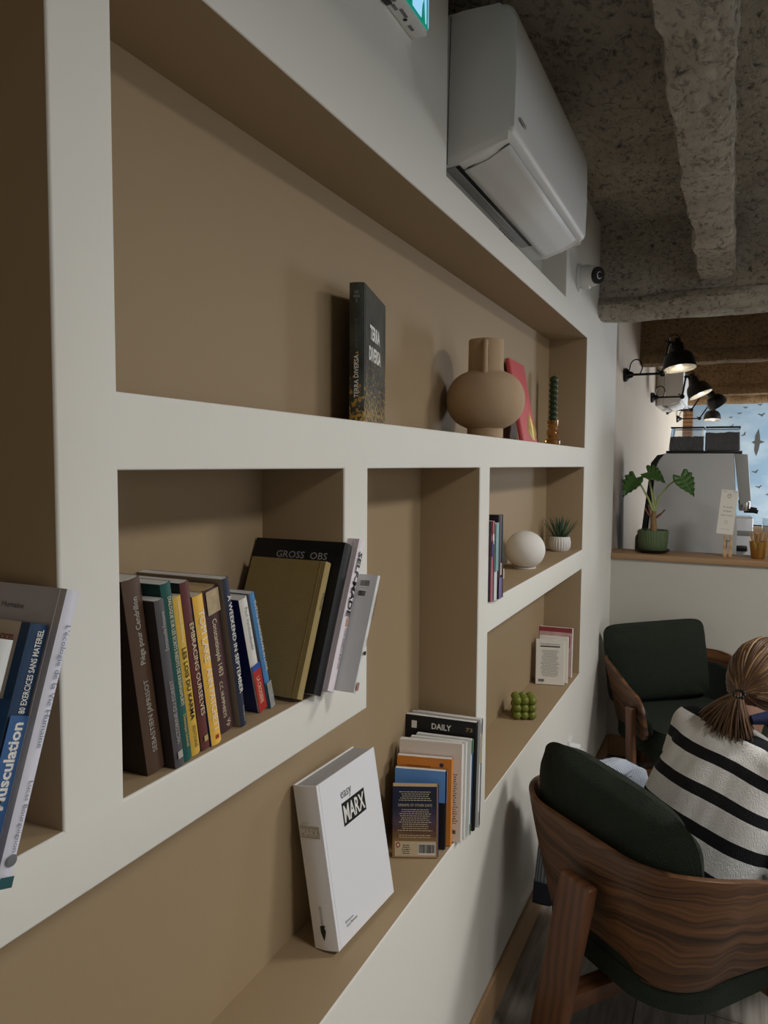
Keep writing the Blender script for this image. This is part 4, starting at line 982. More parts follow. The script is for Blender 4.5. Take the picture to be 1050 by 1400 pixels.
def clip_sign():
    x0, y0, z0 = .608, 4.50, H-.504
    t = thing('menu_card_holder', 'wooden clip holding a printed white card on the bar ledge beside the brass cup', 'sign', (x0, y0, z0))
    WD = wood('pale_peg_wood', (178, 142, 100), (206, 170, 126), 'Z', 6, 2, .6)
    for s in (-1, 1):
        b = MB(); b.prism([(-.008, 0), (.008, 0), (.008, .16), (.002, .175), (-.004, .16)] if s > 0 else [(-.008, 0), (.008, 0), (.004, .16), (-.002, .175), (-.008, .16)], -.014, .014, T(s*.0135, 0, 0) @ RX(PI/2), bev=.001); b.build('peg', WD, t)
    b = MB(); b.tube([(-.012, -.016, .09), (.012, -.016, .09)], .0035, 8); b.tube([(-.004, -.016, .10), (-.004, -.016, .05)], .0025, 8); b.build('spring', INKG, t)
    M = T(-.018, -.017, .128) @ RY(rad(5)) @ RZ(rad(-4))
    b = MB(); b.box(-.042, .042, -.0006, .0006, 0, .245, M); c = b.build('card', flat((226, 222, 212)), t, smooth=False)
    def tx(s, l, h, z, m, nm='card_lettering'): 
        o = text(s, l, h, (0, -.0010, z), (1, 0, 0), (0, 0, 1), m, c, nm); o.data.transform(M); return o
    tx('Ici, on aime', .046, .009, .150, INKK); tx('le bon', .036, .009, .128, INKK); tx('(et le local !)', .060, .009, .104, INKK); tx('merci beaucoup', .044, .006, .028, INKG)
    for z, r, m in ((.212, .012, INKK), (.066, .010, gold)):
        b = MB(); n = 24
        for k in range(n):
            a, a2 = 2*PI*k/n, 2*PI*(k+1)/n
            b.quad([M @ Vector((r*math.cos(a)*.8, -.001, z+r*math.sin(a))), M @ Vector((r*math.cos(a2)*.8, -.001, z+r*math.sin(a2))), M @ Vector(((r-.002)*math.cos(a2)*.8, -.001, z+(r-.002)*math.sin(a2))), M @ Vector(((r-.002)*math.cos(a)*.8, -.001, z+(r-.002)*math.sin(a)))])
        b.quad([M @ Vector((-.004, -.001, z+.001)), M @ Vector((.005, -.001, z+.003)), M @ Vector((.005, -.001, z+.0045)), M @ Vector((-.004, -.001, z+.0025))])
        b.build('round_emblem', m, c, smooth=False)
    b = MB(); b.quad([M @ Vector(p) for p in [(-.036, -.001, .236), (-.016, -.001, .236), (-.016, -.001, .2375), (-.036, -.001, .2375)]]); b.quad([M @ Vector(p) for p in [(.016, -.001, .236), (.036, -.001, .236), (.036, -.001, .2375), (.016, -.001, .2375)]]); b.build('card_border', INKK, c, smooth=False)
clip_sign()
def brass_cup():
    t = thing('stirrer_cup', 'small brass cup on the bar ledge holding wooden stirrers', 'cup', (.760, 4.50, H-.504))
    BR = pm('brushed_brass', (188, 148, 80), .3, metal=.9)
    b = MB(); b.lathe([(0, 0), (.032, 0), (.034, .003), (.046, .094), (.0445, .094), (.033, .006), (0, .006)], 40); b.build('cup', BR, t, ang=60)
    WD = pm('stirrer_wood', (176, 136, 92), .7, var=.15, vscale=10); rnd = random.Random(4)
    for k in range(22):
        a = rnd.uniform(0, 2*PI); r = rnd.uniform(.004, .024); tl = rnd.uniform(.05, .34); l = rnd.uniform(.115, .145)
        d = Vector((math.cos(a)*math.sin(tl), math.sin(a)*math.sin(tl)*.5, math.cos(tl))); base = Vector((r*math.cos(a)*.5, r*math.sin(a)*.5, .008))
        Q = d.to_track_quat('Z', 'Y').to_matrix().to_4x4() @ RZ(rnd.uniform(0, 3))
        b = MB(); b.box(-.0028, .0028, -.0007, .0007, 0, l, T(*base) @ Q, bev=.0005, seg=1)
        o = b.build('wooden_stirrer', WD, None); tag(o, 'thin wooden stirrer standing in the small brass cup', 'stirrer', 'wooden stirrers in the brass cup'); o.location = (.760, 4.50, H-.504)
brass_cup()
def small_bar_things():
    b = MB(); b.lathe([(0, 0), (.020, 0), (.021, .004), (.021, .075), (.016, .090), (.009, .098), (.009, .118), (0, .118)], 28, T(.128, 4.60, H-.504)); o = b.build('brown_bottle', pm('brown_glass', (52, 34, 26), .2), None); tag(o, 'small dark brown bottle in the corner behind the green plant pot', 'bottle')
    # white grinder and water jug unit on the worktop, right of the machine
    t = thing('coffee_grinder', 'bright white appliance with a black shelf behind the card holder', 'grinder', (.80, 5.52, .0))
    W = pm('gloss_white', (240, 240, 242), .25)
    b = MB(); b.box(-.16, -.045, 0, .30, .06, 1.34, bev=.008); b.build('body', W, t); b = MB(); b.box(-.15, -.05, -.05, .28, 0, .06, bev=.006); b.build('plinth', CHROME, t)
    b = MB(); b.box(-.15, -.075, -.06, .0, 1.12, 1.155, bev=.006); b.build('black_shelf', BLACKP, t); b = MB(); b.box(-.163, -.042, -.005, .02, 1.22, 1.255, bev=.003); b.build('grey_band', PLASTIC2, t)
    b = MB(); b.lathe([(0, 1.03), (.045, 1.03), (.048, 1.06), (.04, 1.075), (0, 1.075)], 32, T(-.10, -.055, 0)); b.build('chrome_lid', CHROME, t)
    # cream counter of the far seating area with a glass
    b = MB(); b.box(.78, 3.2, 6.30, 6.9, 0, H-.50, bev=.004); o = b.build('serving_counter', pm('cream_laminate', (226, 196, 148), .5)); tag(o, 'cream wooden counter at the far right behind the brass cup', 'counter')
    b = MB(); b.lathe([(0, 0), (.026, 0), (.032, .10), (.0305, .10), (.025, .004), (0, .004)], 32); o = b.build('drinking_glass', pm('clear_glass', (240, 244, 246), .03, trans=.95, ior=1.3)); o.location = (.865, 6.38, H-.50); tag(o, 'clear drinking glass standing on the cream counter', 'glass')
    b = MB(); b.box(-.0, .32, -.006, .006, 0, .19, RX(rad(-12)), bev=.002); o = b.build('menu_board', pm('cream_card', (236, 214, 172), .6)); o.location = (.842, 4.57, H-.503); tag(o, 'cream board leaning on the bar ledge right of the brass cup', 'board')
small_bar_things()

# ------------------------------------------------------------------ armchairs
def shell_path(n=72, w=.345, r=.20, yf=.26, yb=-.345):
    pts = []; segs = []
    L1 = yf-(yb+r); La = r*PI/2; L2 = 2*(w-r); tot = 2*L1+2*La+L2
    for i in range(n+1):
        s = tot*i/n
        if s < L1: p = (w, yf-s); nn = (1, 0)
        elif s < L1+La: a = (s-L1)/r; p = (w-r+r*math.cos(a), yb+r-r*math.sin(a)); nn = (math.cos(a), -math.sin(a))
        elif s < L1+La+L2: p = (w-r-(s-L1-La), yb); nn = (0, -1)
        elif s < L1+2*La+L2: a = (s-L1-La-L2)/r; p = (-(w-r)-r*math.sin(a), yb+r-r*math.cos(a)); nn = (-math.sin(a), -math.cos(a))
        else: p = (-w, yb+r+(s-L1-2*La-L2)); nn = (-1, 0)
        pts.append((p, nn))
    return pts
PATH = shell_path(110)
def rim_z(y):
    tt = max(0, min(1, (y+.28)/.50)); z = .688-.098*tt*tt*(3-2*tt)
    if y > .15: q = min(1, (y-.15)/.11); z -= .10*(1-math.sqrt(max(0, 1-q*q)))
    return z
def low_z(y):
    z = .343+(.050*(y+.345)/.6)
    if y > .20: q = min(1, (y-.20)/.06); z += .035*(1-math.sqrt(max(0, 1-q*q)))
    return z
def armchair(label, loc, rz, px=0., pz=0., ex=5., roll=5., sq=1.):
    t = thing('armchair', label, 'armchair', loc, rz, 'walnut armchairs with green cushions')
    def sheet(off, zlo, zhi, nv=16):
        def fn(u, v):
            k = min(int(round(u*110)), 110); (p, n) = PATH[k]
            z = (low_z(p[1])+zlo)*(1-v)+(rim_z(p[1])-zhi)*v
            o = off-.066*(1-.85*max(0, min(1, (p[1]+.1)/.33)))*(1-v)**1.2+.006*v*v
            return Vector((p[0]+n[0]*o, p[1]+n[1]*o, z))
        return fn
    b = MB(); b.grid(sheet(0, 0, 0), 111, 16); o = b.build('wooden_shell', WALNUT, t, ang=60); solid_mod(o, .016, 0)
    mb = o.modifiers.new('bev', 'BEVEL'); mb.width = .003; mb.segments = 2; mb.limit_method = 'ANGLE'
    b = MB(); b.grid(sheet(-.026, .03, .065), 111, 16); o = b.build('inner_padding', GREENIN, t, ang=60); solid_mod(o, .03, 0)
    # seat cushion
    poly = []
    def rc(cx, cy, r, a0, a1, n=10):
        for k in range(n+1): a = a0+(a1-a0)*k/n; poly.append((cx+r*math.cos(a), cy+r*math.sin(a)))
    rc(.175, .205, .11, 0, PI/2); rc(-.175, .205, .11, PI/2, PI); rc(-.115, -.125, .17, PI, 1.5*PI); rc(.115, -.125, .17, 1.5*PI, 2*PI)
    b = MB(); b.prism(poly, .285, .440, None, bev=.055, seg=5)
    for v in b.bm.verts:
        if v.co.z > .42: v.co.z += .018*(1-min(1, (v.co.x**2+v.co.y**2)/.1))
    b.build('seat_cushion', GREEN, t, ang=80)
    b = MB(); b.tube([(x, y, .352) for x, y in [(p[0]*1.004, p[1]*1.004) for p in poly]+[(poly[0][0]*1.004, poly[0][1]*1.004)]], .0035, 6); b.build('seat_piping', GREENIN, t)
    # back pillow
    def pil(u, v):
        a = u*2*PI; pass
    b = MB(); nu = 26
    for sgn in (1, -1):
        def fn(u, v, sgn=sgn):
            x = 2*u-1; z = 2*v-1
            th = .092*(max(0, 1-abs(x)**3.2)**.6)*(max(0, 1-abs(z)**3.2)**.6)
            # square mapped to a rounded square
            m_ = max(abs(x), abs(z)); q_ = (abs(x)**ex+abs(z)**ex)**(1/ex); k_ = m_/q_ if q_ > 1e-6 else 1
            cx = x*.302*k_*sq; cz = z*.208*k_
            return Vector((cx, sgn*th+.004*sgn*noise.noise(Vector((x*3, z*3, sgn))), cz))
        b.grid(fn, nu, nu)
    bmesh.ops.remove_doubles(b.bm, verts=b.bm.verts, dist=.0006)
    p = b.build('back_pillow', GREEN, t, ang=85)
    p.matrix_local = T(px, -.225, .630+pz) @ RX(rad(9)) @ RY(rad(roll))
    # legs: two front planks, one broad back plank, joined by low rails
    for s in (-1, 1):
        b = MB(); b.box(s*.372-.016, s*.372+.016, .125, .185, 0, .535, bev=.009, seg=3)
        for v in b.bm.verts:
            f = (.535-v.co.z)/.535; v.co.y += .03*f; v.co.x -= s*.004*f
            if v.co.z > .5: v.co.z -= max(0, (.155-v.co.y))*.25
        b.build('leg', WALNUTLEG, t)
    b = MB(); b.box(-.054, .066, -.019, .019, 0, .565, bev=.010, seg=3)
    for v in b.bm.verts:
        f = (.565-v.co.z)/.565; v.co.y += -.372-.075*f; v.co.x -= .055*f-.02
    b.build('leg', WALNUTLEG, t)
    b = MB(); b.box(-.36, .36, .155, .19, .185, .235, bev=.005); b.build('front_rail', WALNUTLEG, t)
    b = MB(); b.box(-.03, .03, -.42, .17, .185, .232, bev=.005); b.build('centre_rail', WALNUTLEG, t)
    b = MB(); b.box(-.24, .24, -.20, .20, .262, .29, bev=.01); b.build('seat_base', BLACKP, t)
    return t
CA = (.489, 2.297); CAR = rad(-38.5)
armchair('walnut armchair in the foreground seen from behind with a person seated in it', (CA[0], CA[1], 0), CAR)
armchair('empty walnut armchair in the far corner against the bar wall', (.447, 3.985, 0), rad(212), .05, .02, 9., 3., .95)

# light blue striped shirt over the near chair's left arm
def shirt():
    m = pm('striped_cotton', (168, 178, 196), .85)
    nt, N, L, bs = nodes_of(m)
    tc = N.new('ShaderNodeTexCoord'); w = N.new('ShaderNodeTexWave'); w.bands_direction = 'Y'; w.inputs['Scale'].default_value = 42; w.inputs['Distortion'].default_value = .4; L.new(tc.outputs['Object'], w.inputs[0])
    cr = N.new('ShaderNodeValToRGB'); cr.color_ramp.elements[0].color = lin((128, 142, 168))+(1,); cr.color_ramp.elements[1].color = lin((204, 210, 218))+(1,); cr.color_ramp.elements[0].position = .25; cr.color_ramp.elements[1].position = .6
    L.new(w.outputs['Fac'], cr.inputs[0]); L.new(cr.outputs[0], bs.inputs['Base Color'])
    t = thing('shirt', 'light blue striped shirt hung over the left arm of the near armchair', 'shirt', (CA[0], CA[1], 0), CAR)
    prof = [(-.285, .50), (-.292, .56), (-.300, .615), (-.315, .645), (-.345, .655), (-.376, .645), (-.395, .605), (-.408, .52), (-.420, .40), (-.432, .28), (-.440, .165)]
    def pt(s, v):
        k = s*(len(prof)-1); i = min(int(k), len(prof)-2); f = k-i
        x = prof[i][0]*(1-f)+prof[i+1][0]*f; z = prof[i][1]*(1-f)+prof[i+1][1]*f
        hang = max(0, s-.5)*2
        y = (-.150+.37*v)*(1-.12*hang)-.01*hang
        x += -.016*hang*math.sin(v*17+s*2) - .010*math.sin(v*31+1)*hang*hang
        z += .022*math.sin(v*9+1)*max(0, 1-abs(s-.4)*3) - .05*max(0, y+.05)*max(0, 1-abs(s-.4)*2) + .012*noise.noise(Vector((s*9, v*9, 0)))
        return Vector((x, y, z))
    b = MB(); b.grid(lambda u, v: pt(u*.93, v), 60, 44); o = b.build('cloth', m, t, ang=80); solid_mod(o, .003, 0)
    b = MB(); b.grid(lambda u, v: pt(.925+u*.075, v)+Vector((-.0022, 0, 0)), 8, 44); o = b.build('dark_hem', flat((70, 76, 92), .8), t, ang=80); solid_mod(o, .005, 0)
    # crumpled collar end lying on top of the arm
    b = MB()
    def bunch(u, v):
        a = u*2*PI; q = v*PI
        r = 1+.22*noise.noise(Vector((math.cos(a)*2.2, math.sin(a)*2.2, v*5)))+.08*noise.noise(Vector((math.cos(a)*6, math.sin(a)*6, v*12)))
        return Vector((-.345+.052*r*math.sin(q)*math.cos(a), .09-.085*r*math.cos(q), .640+.038*r*math.sin(q)*math.sin(a)))
    b.grid(bunch, 48, 30, closed_u=True); b.build('bunched_sleeve', m, t, ang=80)
shirt()

# ------------------------------------------------------------------ person
def remesh(mb, voxel, it, name, mat, parent, fac=.5):
    o = mb.build(name+'_raw', mat, None, smooth=False)
    r = o.modifiers.new('r', 'REMESH'); r.mode = 'VOXEL'; r.voxel_size = voxel
    sm = o.modifiers.new('s', 'SMOOTH'); sm.iterations = it; sm.factor = fac
    dg = bpy.context.evaluated_depsgraph_get(); dg.update()
    me = bpy.data.meshes.new_from_object(o.evaluated_get(dg)); me.name = name
    bpy.data.objects.remove(o)
    me.materials.clear(); me.materials.append(mat)
    for p in me.polygons: p.use_smooth = True
    n = bpy.data.objects.new(name, me); COL.objects.link(n); n.parent = parent
    return n
def person():
    t = thing('person', 'person in a white and black striped sweater seated in the near armchair, hair tied back', 'person', (.50, 2.30, 0))
    O = Vector((.50, 2.30, 0))
    f0 = Vector((.62, .78, 0)).normalized(); a = Vector((.345, .25, .90)).normalized()
    r = f0.cross(Vector((0, 0, 1))).normalized(); 
    r = (r-a*r.dot(a)).normalized(); f = a.cross(r).normalized()
    Hp = Vector((.035, .02, .555))
    def P(rr, ff, aa): return Hp+r*rr+f*ff+a*aa
    rz = f0.cross(Vector((0, 0, 1))).normalized()
    hc = Vector((.722-.5, 2.50-2.30, 1.045))
    hf = Vector((.40, .82, -.42)).normalized(); hr = hf.cross(Vector((.12, .05, 1))).normalized(); hu = hr.cross(hf).normalized()
    def HD(x, y, z): return hc+hr*x+hf*y+hu*z
    RH = Matrix((hr, hf, hu)).transposed().to_4x4()
    nb = P(0, .01, .385)
    # joints
    sh = [P(-.155, 0, .325), P(.155, 0, .320)]
    el = [P(-.225, .12, .09), P(.232, .10, .065)]
    wr = [P(-.12, .32, .03), P(.13, .33, .02)]
    hip = [Vector((.05, .03, .515))+rz*(-.085), Vector((.05, .03, .515))+rz*.085]
    kn = [hip[0]+f0*.40-rz*.02+Vector((0, 0, .02)), hip[1]+f0*.41+rz*.03+Vector((0, 0, .02))]
    an = [kn[0]+f0*.02+Vector((0, 0, -.47)), kn[1]+f0*.08+Vector((0, 0, -.47))]
    SKIN = pm('skin', (206, 160, 136), .5, var=.05, vscale=20)
    # body
    b = MB()
    b.ball(hc, .092, (.80, 1.02, 1.16), 32, 24, RH)                                   # skull
    b.ball(HD(0, .030, -.055), .062, (.95, .95, 1.1), 24, 16, RH)                        # jaw
    b.ball(HD(0, .098, -.022), .014, (.8, 1.1, 1.5), 16, 12, RH); b.ball(HD(0, .106, -.034), .012, (1.1, .9, .8), 16, 12, RH)   # nose
    b.ball(HD(0, .088, -.062), .014, (1.6, .6, .5), 16, 10, RH); b.ball(HD(0, .084, -.071), .012, (1.5, .6, .5), 16, 10, RH)     # lips
    b.ball(HD(0, .080, -.098), .018, (1.1, .8, .8), 16, 10, RH)                          # chin
    for s in (-1, 1):
        b.ball(HD(s*.078, -.002, -.020), .024, (.35, .8, 1.2), 16, 12, RH)                # ears
        b.ball(HD(s*.032, .082, .004), .016, (1.2, .5, .6), 12, 8, RH)                    # lids
    b.capsule(nb-a*.05, HD(0, -.015, -.075), .054, .050, 10)
    for rr in (-.08, 0, .08):
        b.capsule(P(rr, 0, .02), P(rr*.9, .01, .27), .095, .085, 8)
    b.capsule(P(-.10, 0, .31), P(.10, 0, .31), .062, .062, 8)
    for i, s in ((0, -1), (1, 1)):
        b.capsule(sh[i], el[i], .044, .036, 9); b.capsule(el[i], wr[i], .036, .024, 9)
        b.capsule(hip[i], kn[i], .076, .054, 10); b.capsule(kn[i], an[i], .052, .034, 10); b.capsule(an[i], an[i]+f0*.15+Vector((0, 0, -.03)), .032, .026, 6)
        d = (f0*.75+rz*(-s*.55)+Vector((0, 0, -.22))).normalized(); up = Vector((0, 0, 1)); sd = d.cross(up).normalized(); up = sd.cross(d).normalized()
        for k in range(5): b.ball(wr[i]+d*(.012+.018*k)+sd*0, .022, (1, 1, .62) if False else (.95, .95, .62), 12, 8)
        for q, (off, ln) in enumerate([(-.031, .062), (-.0105, .072), (.0105, .076), (.031, .068)]):
            base = wr[i]+d*.082+sd*(off*(1 if s > 0 else -1)); p1 = base+d*ln*.42-up*.006; p2 = p1+d*ln*.30-up*ln*.22; p3 = p2+d*ln*.16-up*ln*.24
            b.capsule(wr[i]+d*.05+sd*(off*.8*(1 if s > 0 else -1)), base, .0095, .0088, 4); b.capsule(base, p1, .0088, .0082, 5); b.capsule(p1, p2, .0082, .0076, 4); b.capsule(p2, p3, .0076, .0066, 4)
        tb = wr[i]+d*.028-sd*(s*.020); t1 = tb+d*.028-sd*(s*.026)-up*.006; t2 = t1+d*.026-sd*(s*.008)-up*.010
        b.capsule(wr[i]+d*.015-sd*(s*.008), tb, .014, .012, 4); b.capsule(tb, t1, .0115, .0095, 4); b.capsule(t1, t2, .0095, .008, 4)
    body = remesh(b, .0052, 4, 'body', SKIN, t)
    # eyes and brows
    for s in (-1, 1):
        b = MB(); b.ball(HD(s*.032, .0875, .004), .0095, (1.1, .6, .6), 16, 10, RH); b.build('eye', pm('eye_white', (226, 222, 216), .2), body)
        b = MB(); b.tube([HD(s*.016, .098, .020), HD(s*.032, .098, .026), HD(s*.048, .090, .021)], [.003, .0035, .002], 8); b.build('eyebrow', pm('brow_hair', (92, 66, 44), .7), body)
    b = MB(); b.ball(HD(0, .0965, -.066), .0105, (1.7, .5, .55), 16, 10, RH); b.build('lips', pm('lip_skin', (176, 104, 98), .5), body)
    # sweater
    KN = pm('knit_sweater', (214, 214, 212), .95)
    b = MB()
    for rr in (-.105, -.05, 0, .05, .105, .135):
        b.capsule(P(rr, -.005, -.075), P(rr*1.02, -.005, .16), .118-.25*abs(rr), .112-.22*abs(rr), 9)
        b.capsule(P(rr*1.02, -.005, .16), P(rr*.95, 0, .275), .112-.22*abs(rr), .098-.16*abs(rr), 9)
    b.capsule(P(-.125, 0, .310), P(.125, 0, .310), .068, .068, 9); b.capsule(P(-.06, 0, .325), P(.06, 0, .325), .073, .073, 6)
    for i in (0, 1):
        b.capsule(sh[i], el[i], .066, .060, 10); b.capsule(el[i], wr[i]-(wr[i]-el[i])*.12, .060, .040, 9)
    sw = remesh(b, .008, 7, 'sweater', KN, t)
    at = sw.data.attributes.new('stripe', 'FLOAT', 'POINT')
    # stripes run round the body square to the spine; on the sleeves they run round the arm
    vals = []; sa = (a+Vector((0, 0, .35))).normalized()
    for v in sw.data.vertices:
        q = v.co-Hp; s = q.dot(sa)
        s += .012*noise.noise(v.co*5)
        vals.append(s)
    at.data.foreach_set('value', vals)
    nt, N, L, bs = nodes_of(KN)
    an_ = N.new('ShaderNodeAttribute'); an_.attribute_name = 'stripe'
    m1 = N.new('ShaderNodeMath'); m1.operation = 'ADD'; m1.inputs[1].default_value = 1.032
    m2 = N.new('ShaderNodeMath'); m2.operation = 'MODULO'; m2.inputs[1].default_value = .100
    m3 = N.new('ShaderNodeMath'); m3.operation = 'LESS_THAN'; m3.inputs[1].default_value = .035
    L.new(an_.outputs['Fac'], m1.inputs[0]); L.new(m1.outputs[0], m2.inputs[0]); L.new(m2.outputs[0], m3.inputs[0])
    mx = N.new('ShaderNodeMix'); mx.data_type = 'RGBA'; mx.inputs[6].default_value = lin((222, 221, 218))+(1,); mx.inputs[7].default_value = lin((16, 16, 20))+(1,)
    L.new(m3.outputs[0], mx.inputs[0]); L.new(mx.outputs[2], bs.inputs['Base Color'])
    w = N.new('ShaderNodeTexNoise'); w.inputs['Scale'].default_value = 330; tc = N.new('ShaderNodeTexCoord'); mp = N.new('ShaderNodeMapping'); mp.inputs['Scale'].default_value = (1, 1, .35); L.new(tc.outputs['Object'], mp.inputs[0]); L.new(mp.outputs[0], w.inputs[0])
    bp = N.new('ShaderNodeBump'); bp.inputs['Strength'].default_value = .7; bp.inputs['Distance'].default_value = .004; L.new(w.outputs['Fac'], bp.inputs['Height']); L.new(bp.outputs[0], bs.inputs['Normal'])
    # ribbed collar
    b = MB(); cpts = []
    for k in range(41):
        an2 = 2*PI*k/40; cpts.append(P(.082*math.cos(an2), .012+.066*math.sin(an2), .388-.012*math.sin(an2)))
    b.tube(cpts, .0085, 10); b.build('collar', pm('collar_knit', (226, 225, 222), .95, bump=.5, bscale=300), sw)
    # navy lanyard band lying round the right side of the neck
    b = MB(); b.tube([P(.052, -.050, .425), P(.078, -.015, .455), (P(.085, .03, .455)), P(.06, .08, .36), P(.035, .11, .26)], [.016, .024, .024, .016, .008], 12, flat=.8); b.build('navy_scarf', flat((24, 32, 70), .8), t)
    # trousers and shoes
    TR = pm('black_trousers', (24, 24, 28), .85, bump=.3, bscale=200)
    b = MB(); b.capsule(hip[0], hip[1], .090, .090, 6)
    for i in (0, 1): b.capsule(hip[i], kn[i], .086, .070, 11); b.capsule(kn[i], an[i]+Vector((0, 0, .04)), .068, .052, 10)
    remesh(b, .010, 5, 'trousers', TR, t)
    for i in (0, 1):
        b = MB(); b.capsule(an[i]+Vector((0, 0, -.012))-f0*.02, an[i]+f0*.17+Vector((0, 0, -.034)), .046, .036, 8)
        for v in b.bm.verts: v.co.z = max(v.co.z, .002)
        remesh(b, .007, 4, 'shoe', pm('white_shoe', (206, 204, 200), .6), t)
    # hair
    HM = pm('brown_hair', (108, 78, 50), .42, spec=.5)
    nt, N, L, bs = nodes_of(HM)
    at_ = N.new('ShaderNodeAttribute'); at_.attribute_name = 'tone'
    cr = N.new('ShaderNodeValToRGB'); e = cr.color_ramp.elements; e[0].color = lin((54, 37, 25))+(1,); e[1].color = lin((164, 128, 86))+(1,)
    x = e.new(.55); x.color = lin((98, 69, 44))+(1,)
    L.new(at_.outputs['Fac'], cr.inputs[0]); L.new(cr.outputs[0], bs.inputs['Base Color'])
    rnd = random.Random(11)
    tie = HD(.004, -.110, -.080)
    b = MB(); tones = []
    lay = b.bm.verts.layers.float.new('tone')
    def tint(start, val):
        b.bm.verts.ensure_lookup_table()
        for v in b.bm.verts[start:]: v[lay] = val
    # cap under the strands
    n0 = 0
    def cap(u, v):
        az = 2*PI*u; th = v*rad(126)
        d = Vector((math.sin(th)*math.sin(az), -math.cos(th), math.sin(th)*math.cos(az)))
        if d.y > .2 and d.z < .35: d = Vector((d.x, .2, d.z)).normalized() if d.z > -.2 else d
        return HD(d.x*.081, d.y*.104-.002, d.z*.112+.002)
    b.grid(cap, 40, 22, closed_u=True); tint(0, .25)
    def onhead(d, lift): return HD(d.x*(.0845+lift), d.y*(.1075+lift)-.002, d.z*(.1165+lift)+.002)
    dt = Vector((.02, -.84, -.56)).normalized()
    for k in range(560):
        # start on the hairline or anywhere over the crown
        if rnd.random() < .62:
            az = rnd.uniform(-1.95, 1.95)            # around the face, 0 = forehead
            d0 = Vector((math.sin(az)*.98, .52*math.cos(az*.55)+.02, math.cos(az)*.88)).normalized()
        else:
            d0 = Vector((rnd.uniform(-1, 1), rnd.uniform(-.8, .6), rnd.uniform(-.25, 1))).normalized()
        if d0.dot(dt) > .93: continue
        n1 = len(b.bm.verts); lift = rnd.uniform(-.001, .006); pts = []; om = math.acos(max(-1, min(1, d0.dot(dt)))); bow = rnd.uniform(-.05, .05)
        for q in range(13):
            s = q/12; dd = (d0*math.sin((1-s)*om)+dt*math.sin(s*om))/math.sin(om); dd = (dd+Vector((bow*math.sin(s*PI), 0, bow*.6*math.sin(s*PI)))).normalized()
            p = onhead(dd, lift*math.sin(PI*min(1, s*1.1)))
            if s > .8: p = p.lerp(tie+Vector((rnd.uniform(-.006, .006),)*3), (s-.8)/.2)
            pts.append(p)
        w0 = rnd.uniform(.0028, .0050)
        b.tube(pts, [w0*.5]+[w0]*10+[w0*.7, w0*.5], 5)
        tone = rnd.uniform(.15, .55)+(.35 if rnd.random() < .16 else 0)+.12*max(0, d0.z)*max(0, d0.x+.4); tint(n1, tone)
    # ponytail fanning out and curling under
    for k in range(420):
        n1 = len(b.bm.verts)
        sx = rnd.uniform(-1, 1); sy = rnd.uniform(-1, 1); L_ = rnd.uniform(.075, .115)
        base = tie+Vector((rnd.uniform(-.006, .006), rnd.uniform(-.004, .004), rnd.uniform(-.006, .006)))
        d1 = (hr*(sx*.62-.26)-hf*(.36+.2*sy)-Vector((0, 0, 1))*(.62+.25*rnd.random())).normalized()
        pts = []
        for q in range(8):
            s = q/7; pts.append(base+d1*L_*s*1.05+Vector((0, 0, -1))*(.030*s*s)+hf*(.020*s*s)+hr*(.012*s*s*sx))
        w0 = rnd.uniform(.0026, .0042); b.tube(pts, [w0*.7, w0, w0, w0, w0, w0*.9, w0*.7, w0*.25], 5)
        tint(n1, rnd.uniform(.12, .6)+(.35 if (sx > .25 and rnd.random() < .3) else 0))
    # a few loose wisps
    h = b.build('hair', HM, t, ang=80)
    b = MB()
    for k in range(12):
        an3 = 2*PI*k/12; p = tie+hr*.0155*math.cos(an3)+(hu*.8+hf*.3).normalized()*.0125*math.sin(an3)-hf*.004
        b.ball(p, .0050, u=12, v=8)
    b.build('hair_tie', pm('black_beads', (16, 16, 20), .15), h)
person()

# ------------------------------------------------------------------ far seating (dark chairs in front of the mural)
def far_chair(x, y, rz, label):
    t = thing('dining_chair', label, 'chair', (x, y, 0), rz, 'dark chairs by the mural')
    DK = pm('dark_fabric', (40, 34, 32), .9)
    b = MB(); b.box(-.22, .22, -.22, .22, .42, .50, bev=.02); b.build('seat', DK, t)
    b = MB(); b.box(-.22, .22, -.25, -.19, .50, 1.02, bev=.025, seg=3); b.build('backrest', DK, t)
    for sx in (-1, 1):
        for sy in (-1, 1):
            b = MB(); b.tube([(sx*.2, sy*.2, .42), (sx*.22, sy*.22, 0)], [.018, .013], 10); b.build('leg', BLACKM, t)
far_chair(.95, 9.2, rad(170), 'dark chair in front of the mural, right of the machine'); far_chair(1.75, 9.0, rad(190), 'dark chair in front of the mural at the far right edge')

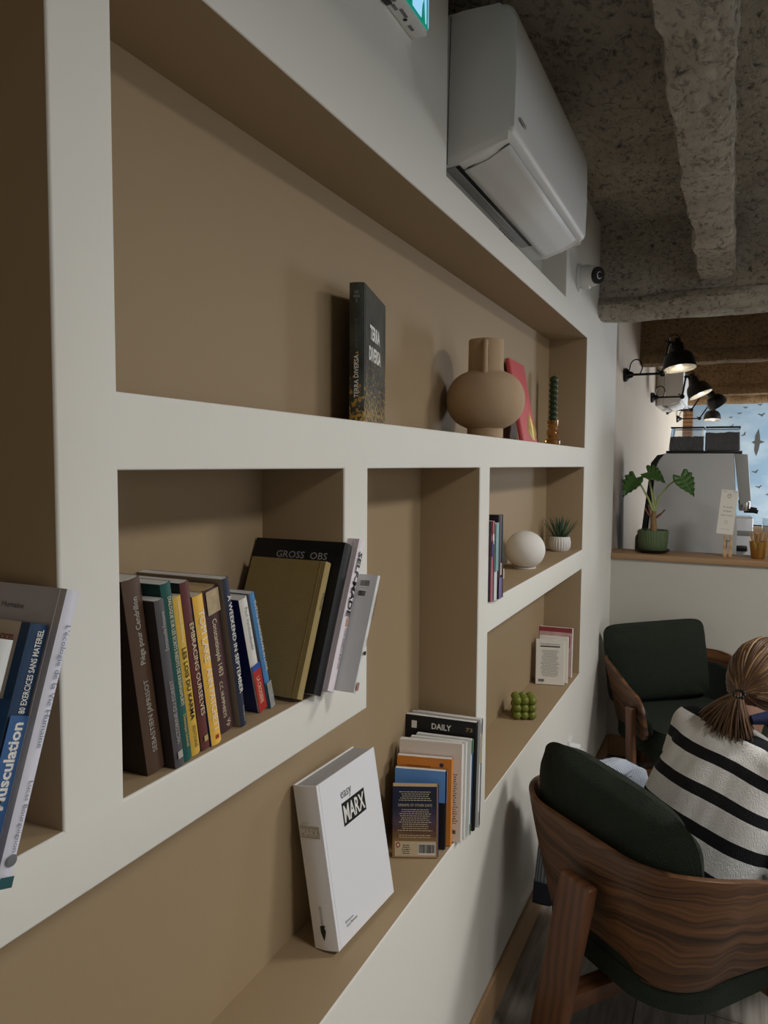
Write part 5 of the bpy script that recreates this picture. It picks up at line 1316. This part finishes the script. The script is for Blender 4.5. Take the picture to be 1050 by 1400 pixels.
# ------------------------------------------------------------------ light
def area(name, loc, size, energy, color, direction, spread=PI):
    ld = bpy.data.lights.new(name, 'AREA'); ld.shape = 'RECTANGLE'; ld.size = size[0]; ld.size_y = size[1]; ld.energy = energy; ld.color = color; ld.spread = spread
    o = bpy.data.objects.new(name, ld); COL.objects.link(o); o.location = loc
    o.rotation_euler = Vector(direction).to_track_quat('-Z', 'Z').to_euler(); return o
area('window_daylight', (RW+.05, 2.1, 1.65), (2.9, 1.7), 13, (.93, .96, 1.), (-1, 0, 0))
area('window_daylight', (RW+.05, 10.0, 1.60), (2.3, 1.9), 260, (.90, .95, 1.), (-1, 0, 0))
def ceiling_spot(x, y, w, label):
    t = thing('ceiling_light', label, 'lamp', (x, y, H+1.10), group='round ceiling lights')
    b = MB(); b.lathe([(0, -.03), (.30, -.03), (.305, -.02), (.305, .05), (0, .05)], 40); b.build('housing', BLACKM, t)
    b = MB(); b.lathe([(0, -.034), (.29, -.034), (.29, -.028), (0, -.028)], 40); b.build('diffuser', pm('lit_diffuser', (255, 244, 228), .4, emit=(255, 240, 220), estr=4), t)
    ld = bpy.data.lights.new('ceiling_lamp', 'AREA'); ld.shape = 'DISK'; ld.size = .58; ld.energy = w; ld.color = (1, .99, .96); ld.spread = rad(165)
    o = bpy.data.objects.new('ceiling_lamp', ld); COL.objects.link(o); o.parent = t; o.location = (0, 0, -.04)
ceiling_spot(2.0, 2.75, 37, 'round ceiling light between the concrete beams, nearest the bar')
ceiling_spot(2.0, .80, 24, 'round ceiling light between the concrete beams, farthest from the bar')

w = bpy.data.worlds.new('world'); S.world = w; w.use_nodes = True
w.node_tree.nodes['Background'].inputs[0].default_value = (.75, .85, 1, 1); w.node_tree.nodes['Background'].inputs[1].default_value = .6

# ------------------------------------------------------------------ camera
cam = bpy.data.cameras.new('camera'); co = bpy.data.objects.new('camera', cam); COL.objects.link(co); S.camera = co
cam.sensor_fit = 'VERTICAL'; cam.sensor_height = 36.; cam.lens = 1010/1400*36; cam.clip_start = .02
Rc = Matrix(((0.9045, 0.0333, -0.4251), (0.4264, -0.0563, 0.9028), (0.0061, -0.9979, -0.0651)))   # columns: image right, image down, forward
m4 = Matrix(((Rc[0][0], -Rc[0][1], -Rc[0][2], .62), (Rc[1][0], -Rc[1][1], -Rc[1][2], 0), (Rc[2][0], -Rc[2][1], -Rc[2][2], H), (0, 0, 0, 1)))
co.matrix_world = m4
S.view_settings.view_transform = 'Standard'; S.view_settings.look = 'None'; S.view_settings.gamma = 1.; S.view_settings.exposure = 0.
S.view_settings.use_curve_mapping = False
